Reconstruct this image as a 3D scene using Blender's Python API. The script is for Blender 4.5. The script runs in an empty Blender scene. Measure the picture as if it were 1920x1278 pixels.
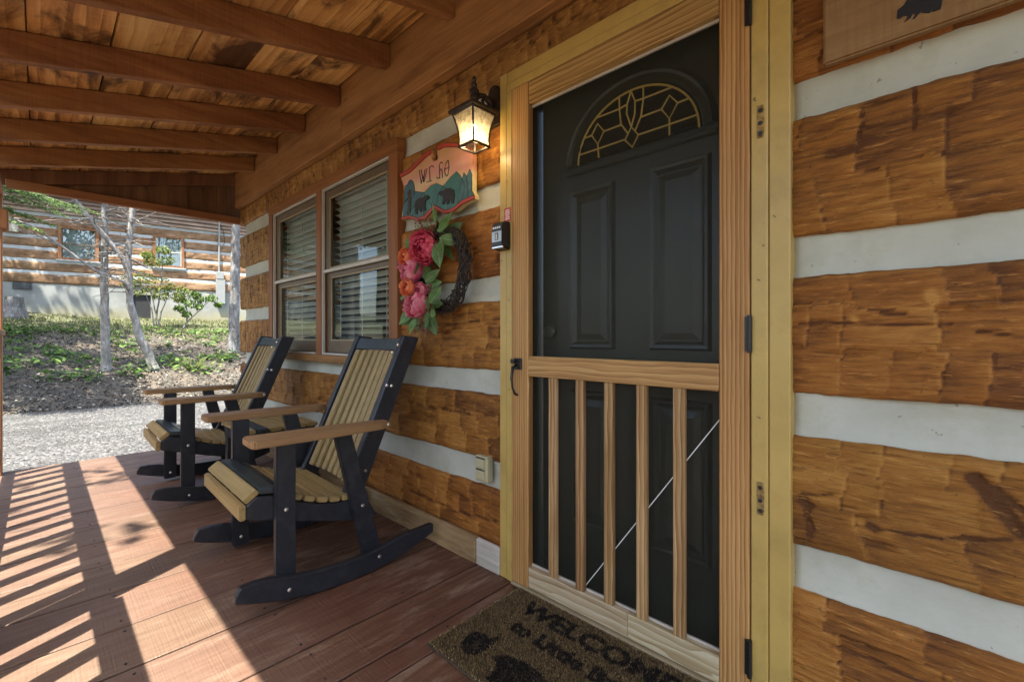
import bpy, bmesh, math, random
import numpy as np
from mathutils import Vector, Matrix

random.seed(7)
RNG = np.random.default_rng(11)
SC = bpy.context.scene
COL = SC.collection
R = math.radians

# ------------------------------------------------------------------ camera, light, exposure
cam = bpy.data.cameras.new('camera')
cam.sensor_width = 36.0
cam.lens = 15.806
cam.shift_y = -8 / 1920
cam.clip_start = 0.02
cam.clip_end = 600
cam_o = bpy.data.objects.new('camera', cam)
cam_o.location = (0.0, -1.40, 1.03)
cam_o.rotation_euler = (R(90), 0, R(43.48))
COL.objects.link(cam_o)
SC.camera = cam_o

SUN_DIR = Vector((0.20, -0.37, 1.0)).normalized()      # towards the sun
world = bpy.data.worlds.new('World')
SC.world = world
world.use_nodes = True
wn = world.node_tree
bg = wn.nodes['Background']
sky = wn.nodes.new('ShaderNodeTexSky')
sky.sky_type = 'NISHITA'
sky.sun_disc = False
sky.sun_elevation = math.asin(SUN_DIR.z)
sky.sun_rotation = math.atan2(SUN_DIR.x, SUN_DIR.y)
sky.air_density = 1.0
sky.dust_density = 2.5
sky.ozone_density = 0.7
wn.links.new(sky.outputs[0], bg.inputs[0])
bg.inputs[1].default_value = 0.15

sl = bpy.data.lights.new('sun', 'SUN')
sl.energy = 4.7
sl.angle = R(0.5)
sl.color = (1.0, 0.95, 0.86)
so = bpy.data.objects.new('sun', sl)
so.rotation_euler = (-SUN_DIR).to_track_quat('-Z', 'Y').to_euler()
so.location = (2, -4, 12)
COL.objects.link(so)

SC.view_settings.view_transform = 'Standard'
SC.view_settings.look = 'None'
SC.view_settings.exposure = 2.1
SC.view_settings.gamma = 1.0
SC.view_settings.use_curve_mapping = False
SC.render.engine = 'CYCLES'
SC.cycles.max_bounces = 10
SC.cycles.diffuse_bounces = 6
SC.cycles.transparent_max_bounces = 16
SC.cycles.sample_clamp_indirect = 4.0


# ------------------------------------------------------------------ helpers: noise
def vnoise(x, y, seed=0):
    x = np.asarray(x, float); y = np.asarray(y, float)
    xi = np.floor(x).astype(np.int64); yi = np.floor(y).astype(np.int64)
    xf = x - xi; yf = y - yi
    u = xf * xf * (3 - 2 * xf); v = yf * yf * (3 - 2 * yf)

    def h(a, b):
        n = (a * 374761393 + b * 668265263 + seed * 974634221) & 0xFFFFFFFF
        n = ((n ^ (n >> 13)) * 1274126177) & 0xFFFFFFFF
        return ((n ^ (n >> 16)) & 0xFFFF) / 65535.0
    a = h(xi, yi); b = h(xi + 1, yi); c = h(xi, yi + 1); d = h(xi + 1, yi + 1)
    return (a * (1 - u) + b * u) * (1 - v) + (c * (1 - u) + d * u) * v


def fbm(x, y, seed=0, o=4):
    s = 0; a = 0.5
    for i in range(o):
        s = s + a * vnoise(np.asarray(x) * 2 ** i, np.asarray(y) * 2 ** i, seed + i * 17)
        a *= 0.5
    return s


# ------------------------------------------------------------------ helpers: objects
def tag(o, label=None, cat=None, group=None, kind=None):
    if label: o['label'] = label
    if cat: o['category'] = cat
    if group: o['group'] = group
    if kind: o['kind'] = kind
    return o


def thing(name, label, cat, loc=(0, 0, 0), rz=0.0, group=None, kind=None):
    o = bpy.data.objects.new(name, None)
    o.empty_display_size = 0.1
    COL.objects.link(o)
    o.location = loc
    o.rotation_euler = (0, 0, rz)
    return tag(o, label, cat, group, kind)


class MB:
    def __init__(self):
        self.v = []; self.f = []

    def add(self, vs, fs):
        n = len(self.v)
        self.v += [tuple(p) for p in vs]
        self.f += [tuple(i + n for i in q) for q in fs]
        return self

    def box(self, x0, x1, y0, y1, z0, z1):
        return self.add([(x0, y0, z0), (x1, y0, z0), (x1, y1, z0), (x0, y1, z0), (x0, y0, z1), (x1, y0, z1), (x1, y1, z1), (x0, y1, z1)],
                        [(0, 3, 2, 1), (4, 5, 6, 7), (0, 1, 5, 4), (1, 2, 6, 5), (2, 3, 7, 6), (3, 0, 4, 7)])

    def prism(self, poly, vec):
        """poly: list of 3D points, extruded by vec"""
        n = len(poly); vec = Vector(vec)
        a = [Vector(p) for p in poly]; b = [p + vec for p in a]
        return self.add(a + b, [tuple(range(n))[::-1], tuple(range(n, 2 * n))] + [(i, (i + 1) % n, n + (i + 1) % n, n + i) for i in range(n)])

    def loft(self, rings, cap=True, closed=False):
        n = len(rings[0]); m = len(rings)
        vs = [p for r in rings for p in r]
        fs = []
        for k in range(m if closed else m - 1):
            for i in range(n):
                a = k * n + i; b = k * n + (i + 1) % n
                c = ((k + 1) % m) * n + (i + 1) % n; d = ((k + 1) % m) * n + i
                fs.append((a, b, c, d))
        if cap and not closed:
            fs.append(tuple(range(n))[::-1]); fs.append(tuple(range((m - 1) * n, m * n)))
        return self.add(vs, fs)

    def tube(self, pts, rad, n=6, cap=True, closed=False):
        pts = [Vector(p) for p in pts]
        if not hasattr(rad, '__len__'): rad = [rad] * len(pts)
        rings = []
        up = Vector((0.13, 0.21, 1)).normalized()
        for i, p in enumerate(pts):
            if closed:
                d = pts[(i + 1) % len(pts)] - pts[i - 1]
            else:
                d = pts[min(i + 1, len(pts) - 1)] - pts[max(i - 1, 0)]
            d.normalize()
            if abs(d.dot(up)) > 0.95: up2 = Vector((1, 0.1, 0))
            else: up2 = up
            s = d.cross(up2).normalized(); t = s.cross(d).normalized()
            rings.append([p + (s * math.cos(2 * math.pi * k / n) + t * math.sin(2 * math.pi * k / n)) * rad[i] for k in range(n)])
        return self.loft(rings, cap, closed)

    def lathe(self, prof, c=(0, 0, 0), n=16, axis='Z'):
        """prof: (radius, height)"""
        rings = []
        for r, h in prof:
            ring = []
            for k in range(n):
                a = 2 * math.pi * k / n
                if axis == 'Z': ring.append((c[0] + r * math.cos(a), c[1] + r * math.sin(a), c[2] + h))
                elif axis == 'Y': ring.append((c[0] + r * math.cos(a), c[1] + h, c[2] + r * math.sin(a)))
                else: ring.append((c[0] + h, c[1] + r * math.cos(a), c[2] + r * math.sin(a)))
            rings.append(ring)
        return self.loft(rings)

    def build(self, name, mat, parent=None, bevel=0.0, smooth=False, label=None, kind=None, seg=1, off=None):
        me = bpy.data.meshes.new(name)
        v = self.v
        if off is not None:
            v = [(p[0] - off[0], p[1] - off[1], p[2] - off[2]) for p in v]
        me.from_pydata(v, [], self.f)
        bm = bmesh.new(); bm.from_mesh(me)
        bmesh.ops.recalc_face_normals(bm, faces=bm.faces)
        if bevel > 0:
            bmesh.ops.bevel(bm, geom=[e for e in bm.edges if len(e.link_faces) == 2 and e.calc_face_angle(0) > 0.5], offset=bevel, segments=seg, affect='EDGES', clamp_overlap=True)
        bm.to_mesh(me); bm.free()
        if smooth:
            for p in me.polygons: p.use_smooth = True
        return place(name, me, mat, parent, label=label, kind=kind)


def place(name, me, mat=None, parent=None, loc=(0, 0, 0), rot=(0, 0, 0), label=None, kind=None, scale=None):
    o = bpy.data.objects.new(name, me)
    if mat is not None and len(me.materials) == 0: me.materials.append(mat)
    COL.objects.link(o)
    if parent is not None: o.parent = parent
    o.location = loc; o.rotation_euler = rot
    if scale: o.scale = scale
    if label: o['label'] = label
    if kind: o['kind'] = kind
    return o


def box(name, x0, x1, y0, y1, z0, z1, mat, parent=None, bevel=0.002, off=None, **k):
    """a box whose origin lies at its own centre; coordinates are local to the parent (minus off)"""
    c = ((x0 + x1) / 2, (y0 + y1) / 2, (z0 + z1) / 2)
    if off is not None: c = (c[0] - off[0], c[1] - off[1], c[2] - off[2])
    h = ((x1 - x0) / 2, (y1 - y0) / 2, (z1 - z0) / 2)
    o = MB().box(-h[0], h[0], -h[1], h[1], -h[2], h[2]).build(name, mat, parent, bevel=bevel, **k)
    o.location = c
    return o


def mesh_np(name, V, F, mat, parent=None, tone=None, smooth=False, kind=None, label=None):
    me = bpy.data.meshes.new(name)
    V = np.asarray(V, np.float32); F = np.asarray(F, np.int32)
    me.vertices.add(len(V)); me.vertices.foreach_set('co', V.ravel())
    k = F.shape[1]
    me.loops.add(F.size); me.loops.foreach_set('vertex_index', F.ravel())
    me.polygons.add(len(F)); me.polygons.foreach_set('loop_start', np.arange(0, F.size, k, dtype=np.int32))
    if smooth: me.polygons.foreach_set('use_smooth', np.ones(len(F), bool))
    me.update(calc_edges=True)
    if tone is not None:
        a = me.attributes.new('tone', 'FLOAT', 'POINT')
        a.data.foreach_set('value', np.asarray(tone, np.float32))
    return place(name, me, mat, parent, kind=kind, label=label)


def copy_tree(o, parent=None):
    c = o.copy(); COL.objects.link(c)
    c.parent = parent
    for ch in list(o.children): copy_tree(ch, c)
    return c


# ------------------------------------------------------------------ helpers: materials
def new_mat(name):
    m = bpy.data.materials.new(name); m.use_nodes = True
    nt = m.node_tree; nt.nodes.clear()
    out = nt.nodes.new('ShaderNodeOutputMaterial')
    bs = nt.nodes.new('ShaderNodeBsdfPrincipled')
    nt.links.new(bs.outputs[0], out.inputs[0])
    return m, nt, bs, out


class N:
    def __init__(self, nt): self.nt = nt

    def _in(self, sock, v):
        if isinstance(v, bpy.types.NodeSocket): self.nt.links.new(v, sock)
        elif v is not None: sock.default_value = v

    def node(self, t, **props):
        n = self.nt.nodes.new(t)
        for k, v in props.items(): setattr(n, k, v)
        return n

    def math(self, op, a, b=None, c=None, clamp=False):
        n = self.node('ShaderNodeMath', operation=op, use_clamp=clamp)
        self._in(n.inputs[0], a)
        if b is not None: self._in(n.inputs[1], b)
        if c is not None: self._in(n.inputs[2], c)
        return n.outputs[0]

    def coord(self, kind='Object'): return self.node('ShaderNodeTexCoord').outputs[kind]

    def rnd(self): return self.node('ShaderNodeObjectInfo').outputs['Random']

    def attr(self, name): return self.node('ShaderNodeAttribute', attribute_name=name).outputs['Fac']

    def mapping(self, vec, scale=(1, 1, 1), loc=(0, 0, 0), rot=(0, 0, 0)):
        n = self.node('ShaderNodeMapping')
        self._in(n.inputs[0], vec); self._in(n.inputs[1], loc); n.inputs[2].default_value = rot; n.inputs[3].default_value = scale
        return n.outputs[0]

    def vadd(self, a, b):
        n = self.node('ShaderNodeVectorMath', operation='ADD'); self._in(n.inputs[0], a); self._in(n.inputs[1], b); return n.outputs[0]

    def vscale(self, a, s):
        n = self.node('ShaderNodeVectorMath', operation='SCALE'); self._in(n.inputs[0], a); self._in(n.inputs[3], s); return n.outputs[0]

    def xyz(self, x, y, z):
        n = self.node('ShaderNodeCombineXYZ'); self._in(n.inputs[0], x); self._in(n.inputs[1], y); self._in(n.inputs[2], z); return n.outputs[0]

    def sep(self, v):
        n = self.node('ShaderNodeSeparateXYZ'); self._in(n.inputs[0], v); return n.outputs

    def noise(self, vec, scale=1.0, detail=4, rough=0.55, dist=0.0, out=0):
        n = self.node('ShaderNodeTexNoise'); self._in(n.inputs['Vector'], vec)
        n.inputs['Scale'].default_value = scale; n.inputs['Detail'].default_value = detail
        n.inputs['Roughness'].default_value = rough; n.inputs['Distortion'].default_value = dist
        return n.outputs[out]

    def voro(self, vec, scale=1.0, feature='F1', out='Distance', rand=1.0):
        n = self.node('ShaderNodeTexVoronoi', feature=feature); self._in(n.inputs['Vector'], vec)
        n.inputs['Scale'].default_value = scale; n.inputs['Randomness'].default_value = rand
        return n.outputs[out]

    def wave(self, vec, scale, dist, detail=2, dscale=1.0, axis='X', prof='SIN'):
        n = self.node('ShaderNodeTexWave', wave_type='BANDS', bands_direction=axis, wave_profile=prof); self._in(n.inputs['Vector'], vec)
        n.inputs['Scale'].default_value = scale; n.inputs['Distortion'].default_value = dist
        n.inputs['Detail'].default_value = detail; n.inputs['Detail Scale'].default_value = dscale
        return n.outputs['Fac']

    def ramp(self, fac, stops, interp='LINEAR'):
        n = self.node('ShaderNodeValToRGB'); self._in(n.inputs[0], fac)
        cr = n.color_ramp; cr.interpolation = interp
        while len(cr.elements) < len(stops): cr.elements.new(0.5)
        for e, (p, c) in zip(cr.elements, stops):
            e.position = p; e.color = (*c, 1) if len(c) == 3 else c
        return n.outputs[0]

    def mix(self, fac, a, b, mode='MIX'):
        n = self.node('ShaderNodeMix', data_type='RGBA', blend_type=mode)
        self._in(n.inputs[0], fac); self._in(n.inputs[6], (*a, 1) if isinstance(a, tuple) else a); self._in(n.inputs[7], (*b, 1) if isinstance(b, tuple) else b)
        return n.outputs[2]

    def hsv(self, col, h=0.5, s=1.0, v=1.0):
        n = self.node('ShaderNodeHueSaturation'); self._in(n.inputs['Color'], col)
        self._in(n.inputs['Hue'], h); self._in(n.inputs['Saturation'], s); self._in(n.inputs['Value'], v)
        return n.outputs[0]

    def maprange(self, v, a, b, c=0.0, d=1.0):
        n = self.node('ShaderNodeMapRange'); self._in(n.inputs[0], v)
        for i, q in enumerate((a, b, c, d)): self._in(n.inputs[i + 1], q)
        return n.outputs[0]

    def bump(self, h, strength=0.3, dist=0.01, normal=None):
        n = self.node('ShaderNodeBump'); self._in(n.inputs['Height'], h)
        n.inputs['Strength'].default_value = strength; n.inputs['Distance'].default_value = dist
        if normal is not None: self._in(n.inputs['Normal'], normal)
        return n.outputs[0]


def axis_scale(axis, along, across):
    return tuple(along if a == axis else across for a in 'XYZ')


def wood(name, dark, mid, light, axis='X', along=1.3, across=22.0, rings=0.0, ring_scale=14.0, ring_dist=6.0, ring_axis=None, knots=0.0, rough=0.62, bump=0.25, var=0.3,
         patch=0.5, saw=0.0, saw_axis=None, wear=None, wear_amt=0.0, spec=0.3, tone=0.0, lo=0.30, hi=0.70, dirt=0.0, stain=None, fleck=0.0, bleach=None):
    m, nt, bs, out = new_mat(name); n = N(nt)
    r = n.rnd()
    off = n.xyz(n.math('MULTIPLY', r, 37.1), n.math('MULTIPLY', r, 91.7), n.math('MULTIPLY', r, 53.3))
    co = n.vadd(n.coord(), off)
    g = n.mapping(co, axis_scale(axis, along, across))
    warp = n.noise(n.mapping(co, axis_scale(axis, 1.5, 5.0)), 1.0, 2, out=1)
    g2 = n.vadd(g, n.vscale(warp, 1.2))
    grain = n.noise(g2, 1.0, 6, 0.68)
    fine = n.noise(n.mapping(co, axis_scale(axis, along * 5, across * 6)), 1.0, 3, 0.6)
    pat = n.noise(n.mapping(co, axis_scale(axis, 1.2, 3.0)), 1.0, 3, 0.5)
    f = n.math('ADD', n.math('MULTIPLY', grain, 0.62), n.math('MULTIPLY', fine, 0.16))
    f = n.math('ADD', f, n.math('MULTIPLY', n.math('SUBTRACT', pat, 0.5), patch))
    f = n.math('ADD', f, 0.11)
    if rings:
        ra = ring_axis or ('Z' if axis != 'Z' else 'X')
        w = n.wave(n.mapping(co, axis_scale(axis, 0.16, 1.0)), ring_scale, ring_dist, 2, 1.6, ra, 'SAW')
        f = n.math('ADD', n.math('MULTIPLY', f, 1 - rings * 0.5), n.math('MULTIPLY', n.math('SUBTRACT', w, 0.35), rings))
    if tone:
        f = n.math('ADD', f, n.math('MULTIPLY', n.math('SUBTRACT', n.attr('tone'), 0.5), tone))
    if saw:
        sa = saw_axis or axis
        sw = n.noise(n.mapping(co, axis_scale(sa, 160, 3)), 1.0, 2, 0.5)
        f = n.math('ADD', f, n.math('MULTIPLY', n.math('SUBTRACT', sw, 0.5), saw))
    col = n.ramp(f, [(lo, dark), ((lo + hi) / 2, mid), (hi, light)])
    if stain:
        st = n.noise(n.mapping(co, axis_scale(axis, 2.2, 4.5)), 1.0, 5, 0.65, 0.8)
        col = n.mix(n.maprange(st, 0.48, 0.62, 0.0, stain[3]), col, stain[:3])
    if knots:
        kv = n.mapping(co, axis_scale(axis, 2.2, 5.0))
        kd = n.voro(n.vadd(kv, n.vscale(warp, 0.12)), 1.0)
        kc = n.node('ShaderNodeTexVoronoi', feature='F1'); n._in(kc.inputs['Vector'], kv); kc.inputs['Scale'].default_value = 1
        pick = n.math('GREATER_THAN', n.sep(kc.outputs['Color'])[0], 1 - knots)
        kn = n.math('MULTIPLY', n.maprange(kd, 0.10, 0.035), pick, clamp=True)
        col = n.mix(n.math('MULTIPLY', kn, 0.9), col, tuple(c * 0.35 for c in dark))
    if wear:
        wn_ = n.noise(n.mapping(co, axis_scale(axis, 3.0, 14.0)), 1.0, 7, 0.75)
        col = n.mix(n.math('MULTIPLY', n.maprange(wn_, 0.52, 0.66), wear_amt, clamp=True), col, wear)
    if fleck:
        fl = n.noise(n.mapping(co, axis_scale(axis, 16.0, 120.0)), 1.0, 4, 0.7)
        col = n.mix(n.math('MULTIPLY', n.maprange(fl, 0.57, 0.70), fleck, clamp=True), col, tuple(min(0.8, c * 1.35 + 0.02) for c in light))
        dk = n.noise(n.mapping(n.vadd(co, n.xyz(3.3, 1.7, 9.1)), axis_scale(axis, 9.0, 110.0)), 1.0, 4, 0.7)
        col = n.mix(n.math('MULTIPLY', n.maprange(dk, 0.56, 0.68), fleck, clamp=True), col, tuple(c * 0.5 for c in dark))
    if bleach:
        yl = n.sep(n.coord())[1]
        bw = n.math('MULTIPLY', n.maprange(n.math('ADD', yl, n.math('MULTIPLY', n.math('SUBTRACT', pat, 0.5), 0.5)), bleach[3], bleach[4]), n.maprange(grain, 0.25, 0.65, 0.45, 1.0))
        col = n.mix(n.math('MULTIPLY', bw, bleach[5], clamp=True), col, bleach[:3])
    if dirt:
        sp = n.noise(co, 90.0, 2, 0.6)
        col = n.mix(n.math('MULTIPLY', n.maprange(sp, 0.66, 0.74), dirt, clamp=True), col, (0.03, 0.02, 0.012))
    val = n.math('ADD', n.math('MULTIPLY', n.math('SUBTRACT', r, 0.5), var), 1.0)
    r2 = n.math('FRACT', n.math('MULTIPLY', r, 17.31))
    hue = n.math('ADD', n.math('MULTIPLY', n.math('SUBTRACT', r2, 0.5), 0.010), 0.5)
    n._in(bs.inputs['Base Color'], n.hsv(col, hue, 1.0, val))
    bs.inputs['Roughness'].default_value = rough
    n._in(bs.inputs['Roughness'], n.maprange(grain, 0.2, 0.8, rough + 0.12, rough - 0.08))
    bs.inputs['Specular IOR Level'].default_value = spec
    if bump:
        hgt = n.math('ADD', n.math('MULTIPLY', grain, 1.0), n.math('MULTIPLY', fine, 0.5))
        if saw: hgt = n.math('ADD', hgt, n.math('MULTIPLY', sw, 0.6))
        n._in(bs.inputs['Normal'], n.bump(hgt, bump, 0.006))
    return m


def paint(name, col, rough=0.5, noise=0.12, nscale=6.0, bump=0.05, bscale=120.0, metal=0.0, spec=0.5, var=0.0, specks=0.0, dirt=None):
    m, nt, bs, out = new_mat(name); n = N(nt)
    co = n.coord()
    a = n.noise(co, nscale, 5, 0.6)
    c = n.mix(1.0, tuple(col), n.ramp(a, [(0.25, (1 - noise * 2,) * 3), (0.75, (1 + noise,) * 3)]), 'MULTIPLY')
    if dirt:
        d = n.noise(co, dirt[3], 6, 0.7)
        c = n.mix(n.maprange(d, 0.5, 0.7, 0.0, dirt[4]), c, tuple(dirt[:3]))
    if specks:
        s = n.noise(co, 55, 2, 0.5)
        c = n.mix(n.math('MULTIPLY', n.maprange(s, 0.73, 0.76), specks, clamp=True), c, (0.06, 0.045, 0.02))
    if var:
        c = n.hsv(c, 0.5, 1.0, n.math('ADD', n.math('MULTIPLY', n.math('SUBTRACT', n.rnd(), 0.5), var), 1.0))
    n._in(bs.inputs['Base Color'], c)
    bs.inputs['Roughness'].default_value = rough; bs.inputs['Metallic'].default_value = metal
    bs.inputs['Specular IOR Level'].default_value = spec
    if bump:
        n._in(bs.inputs['Normal'], n.bump(n.noise(co, bscale, 3, 0.6), bump, 0.004))
    return m


def toned(name, stops, rough=0.7, trans=0.0, spec=0.2):
    """colour chosen per leaf / stone / blade from the 'tone' attribute"""
    m, nt, bs, out = new_mat(name); n = N(nt)
    c = n.ramp(n.attr('tone'), stops)
    n._in(bs.inputs['Base Color'], c)
    bs.inputs['Roughness'].default_value = rough; bs.inputs['Specular IOR Level'].default_value = spec
    if trans:
        tr = n.node('ShaderNodeBsdfTranslucent'); n._in(tr.inputs[0], c)
        mx = n.node('ShaderNodeMixShader'); mx.inputs[0].default_value = trans
        nt.links.new(bs.outputs[0], mx.inputs[1]); nt.links.new(tr.outputs[0], mx.inputs[2]); nt.links.new(mx.outputs[0], out.inputs[0])
    return m


def glass(name, tint=(0.8, 0.85, 0.83), refl=0.06, rough=0.0, bump=0.0):
    m, nt, bs, out = new_mat(name); n = N(nt)
    nt.nodes.remove(bs)
    tr = n.node('ShaderNodeBsdfTransparent'); tr.inputs[0].default_value = (*tint, 1)
    gl = n.node('ShaderNodeBsdfGlossy'); gl.inputs['Roughness'].default_value = rough; gl.inputs[0].default_value = (0.95, 0.97, 1, 1)
    if bump:
        b = n.bump(n.noise(n.coord(), bump, 2, 0.5), 0.6, 0.01); n._in(gl.inputs['Normal'], b)
    ge = n.node('ShaderNodeNewGeometry')
    dp = n.node('ShaderNodeVectorMath', operation='DOT_PRODUCT'); n._in(dp.inputs[0], ge.outputs['Normal']); n._in(dp.inputs[1], ge.outputs['Incoming'])
    c5 = n.math('POWER', n.math('SUBTRACT', 1.0, n.math('ABSOLUTE', dp.outputs['Value']), clamp=True), 5.0)
    mx = n.node('ShaderNodeMixShader')
    n._in(mx.inputs[0], n.math('ADD', n.math('MULTIPLY', c5, 0.7), refl, clamp=True))
    nt.links.new(tr.outputs[0], mx.inputs[1]); nt.links.new(gl.outputs[0], mx.inputs[2]); nt.links.new(mx.outputs[0], out.inputs[0])
    return m


M = {}
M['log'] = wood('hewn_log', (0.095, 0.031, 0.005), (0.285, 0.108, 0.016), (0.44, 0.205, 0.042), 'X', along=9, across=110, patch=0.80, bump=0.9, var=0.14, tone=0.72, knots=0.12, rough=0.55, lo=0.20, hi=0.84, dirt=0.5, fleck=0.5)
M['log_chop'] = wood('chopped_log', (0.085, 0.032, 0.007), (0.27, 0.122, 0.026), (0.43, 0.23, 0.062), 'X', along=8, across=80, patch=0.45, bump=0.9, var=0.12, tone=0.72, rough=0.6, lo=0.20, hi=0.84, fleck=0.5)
M['ledger'] = wood('rough_sawn_ledger', (0.15, 0.062, 0.020), (0.32, 0.148, 0.048), (0.45, 0.23, 0.085), 'X', along=1.2, across=16, patch=0.45, bump=0.3, saw=0.12, saw_axis='Z', knots=0.12, var=0.15, rough=0.7)
M['rafter'] = wood('rafter_wood', (0.10, 0.040, 0.013), (0.235, 0.098, 0.031), (0.38, 0.185, 0.066), 'Y', along=1.2, across=16, patch=0.5, bump=0.3, saw=0.14, saw_axis='Y', knots=0.35, var=0.25)
M['roof_board'] = wood('roof_board_wood', (0.21, 0.092, 0.028), (0.60, 0.315, 0.105), (0.80, 0.52, 0.21), 'X', along=1.1, across=16, rings=0.14, ring_scale=5, ring_axis='Y', ring_dist=5, patch=0.75, bump=0.3, saw=0.12, saw_axis='X', knots=0.22, var=0.40, stain=(0.085, 0.042, 0.019, 0.92), lo=0.32, hi=0.68)
M['gable'] = wood('gable_board_wood', (0.075, 0.032, 0.014), (0.145, 0.068, 0.028), (0.23, 0.12, 0.05), 'Z', along=1, across=14, patch=0.5, bump=0.3, var=0.3, saw=0.1, saw_axis='Z')
M['beam'] = wood('beam_wood', (0.15, 0.055, 0.02), (0.28, 0.12, 0.042), (0.38, 0.19, 0.07), 'Y', along=1, across=14, patch=0.5, bump=0.3, var=0.2)
M['beam_x'] = wood('plate_wood', (0.15, 0.055, 0.02), (0.28, 0.12, 0.042), (0.38, 0.19, 0.07), 'X', along=1, across=14, patch=0.5, bump=0.3, var=0.2)
M['post'] = wood('post_wood', (0.16, 0.06, 0.022), (0.30, 0.13, 0.042), (0.42, 0.22, 0.08), 'Z', along=1, across=14, patch=0.5, bump=0.3, var=0.2, knots=0.1)
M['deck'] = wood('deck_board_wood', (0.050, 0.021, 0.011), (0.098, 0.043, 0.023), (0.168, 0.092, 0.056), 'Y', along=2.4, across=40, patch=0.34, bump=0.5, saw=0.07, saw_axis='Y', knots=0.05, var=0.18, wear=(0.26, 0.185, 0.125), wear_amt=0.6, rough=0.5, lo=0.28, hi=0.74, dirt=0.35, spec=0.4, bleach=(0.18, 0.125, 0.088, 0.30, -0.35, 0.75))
M['baseboard'] = wood('weathered_baseboard', (0.09, 0.055, 0.022), (0.21, 0.13, 0.055), (0.36, 0.25, 0.12), 'X', along=3, across=30, patch=0.8, bump=0.5, wear=(0.42, 0.34, 0.2), wear_amt=0.5)
M['greyboard'] = wood('grey_board', (0.26, 0.23, 0.18), (0.42, 0.38, 0.31), (0.56, 0.52, 0.45), 'X', along=3, across=30, patch=0.6, bump=0.4)
M['fir_v'] = wood('fir_upright', (0.185, 0.082, 0.021), (0.375, 0.205, 0.063), (0.51, 0.325, 0.125), 'Z', along=0.9, across=75, rings=0.30, ring_scale=26, ring_axis='X', ring_dist=2.2, patch=0.30, bump=0.4, var=0.15, rough=0.5, lo=0.26, hi=0.74)
M['fir_h'] = wood('fir_rail', (0.195, 0.092, 0.025), (0.385, 0.222, 0.072), (0.52, 0.345, 0.135), 'X', along=0.9, across=60, rings=0.28, ring_scale=16, ring_axis='Z', ring_dist=5, patch=0.35, bump=0.4, var=0.12, rough=0.55, lo=0.26, hi=0.74)
M['fir_low'] = wood('weathered_rail', (0.25, 0.165, 0.075), (0.42, 0.33, 0.19), (0.56, 0.49, 0.34), 'X', along=1.6, across=50, rings=0.30, ring_scale=12, ring_axis='Z', ring_dist=9, patch=0.5, bump=0.45, var=0.12, rough=0.65, lo=0.24, hi=0.72)
M['fir_bal'] = wood('weathered_baluster', (0.165, 0.080, 0.026), (0.33, 0.19, 0.075), (0.50, 0.345, 0.175), 'Z', along=1.2, across=40, rings=0.3, ring_scale=18, ring_axis='X', ring_dist=3, patch=0.6, bump=0.4, var=0.2)
M['trim_x'] = wood('window_trim_wood', (0.14, 0.048, 0.015), (0.22, 0.082, 0.025), (0.30, 0.125, 0.04), 'X', along=1.2, across=22, patch=0.4, bump=0.2, var=0.12, rough=0.5)
M['trim_z'] = wood('window_jamb_wood', (0.14, 0.048, 0.015), (0.22, 0.082, 0.025), (0.30, 0.125, 0.04), 'Z', along=1.2, across=22, patch=0.4, bump=0.2, var=0.12, rough=0.5)
M['sill'] = wood('window_sill_wood', (0.20, 0.085, 0.025), (0.32, 0.15, 0.05), (0.42, 0.22, 0.085), 'X', along=1.2, across=22, patch=0.5, bump=0.3)
M['plaque'] = wood('plaque_wood', (0.15, 0.075, 0.028), (0.235, 0.128, 0.050), (0.32, 0.19, 0.085), 'X', along=2, across=14, patch=0.3, bump=0.3, saw=0.18, saw_axis='X', var=0.05)
M['poly'] = wood('tan_lumber', (0.20, 0.135, 0.048), (0.29, 0.20, 0.074), (0.38, 0.275, 0.11), 'X', along=2, across=60, patch=0.25, bump=0.35, var=0.1, rough=0.5, spec=0.4)
M['poly_y'] = wood('tan_arm_lumber', (0.19, 0.10, 0.038), (0.27, 0.15, 0.06), (0.34, 0.20, 0.088), 'Y', along=2, across=60, patch=0.25, bump=0.35, var=0.08, rough=0.5, spec=0.4)
M['poly_z'] = wood('tan_back_lumber', (0.20, 0.138, 0.05), (0.285, 0.20, 0.076), (0.37, 0.265, 0.108), 'Z', along=2, across=60, patch=0.25, bump=0.35, var=0.1, rough=0.5, spec=0.4)
M['chair_black'] = paint('black_lumber', (0.015, 0.017, 0.022), dirt=(0.055, 0.055, 0.055, 16, 0.4), rough=0.40, noise=0.2, nscale=30, bump=0.15, bscale=260, spec=0.45)
M['chair_green'] = paint('dark_slat', (0.030, 0.040, 0.040), rough=0.36, noise=0.2, nscale=30, bump=0.12, bscale=200, spec=0.5)
M['steel'] = paint('steel', (0.62, 0.62, 0.60), rough=0.3, noise=0.05, metal=1.0, bump=0)
M['chink'] = paint('chinking', (0.45, 0.455, 0.37), rough=0.8, noise=0.08, nscale=5, bump=0.35, bscale=40, dirt=(0.30, 0.29, 0.19, 4.0, 0.55), specks=0.5)
M['yellow'] = paint('yellow_paint', (0.46, 0.315, 0.085), rough=0.42, dirt=(0.27, 0.175, 0.05, 7, 0.45), noise=0.10, nscale=4, bump=0.2, bscale=45, specks=0.8)
M['door'] = paint('black_door_paint', (0.036, 0.039, 0.027), rough=0.30, noise=0.1, nscale=5, bump=0.06, bscale=120)
M['blackmetal'] = paint('black_metal', (0.012, 0.012, 0.012), rough=0.35, noise=0.1, bump=0.1, bscale=150)
M['lantern'] = paint('bronze_lantern', (0.030, 0.022, 0.016), rough=0.45, noise=0.4, nscale=40, bump=0.3, bscale=110, metal=0.3, dirt=(0.10, 0.055, 0.025, 60, 0.5))
M['brass'] = paint('brass_came', (0.72, 0.52, 0.13), rough=0.35, noise=0.1, metal=0.25, bump=0)
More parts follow.
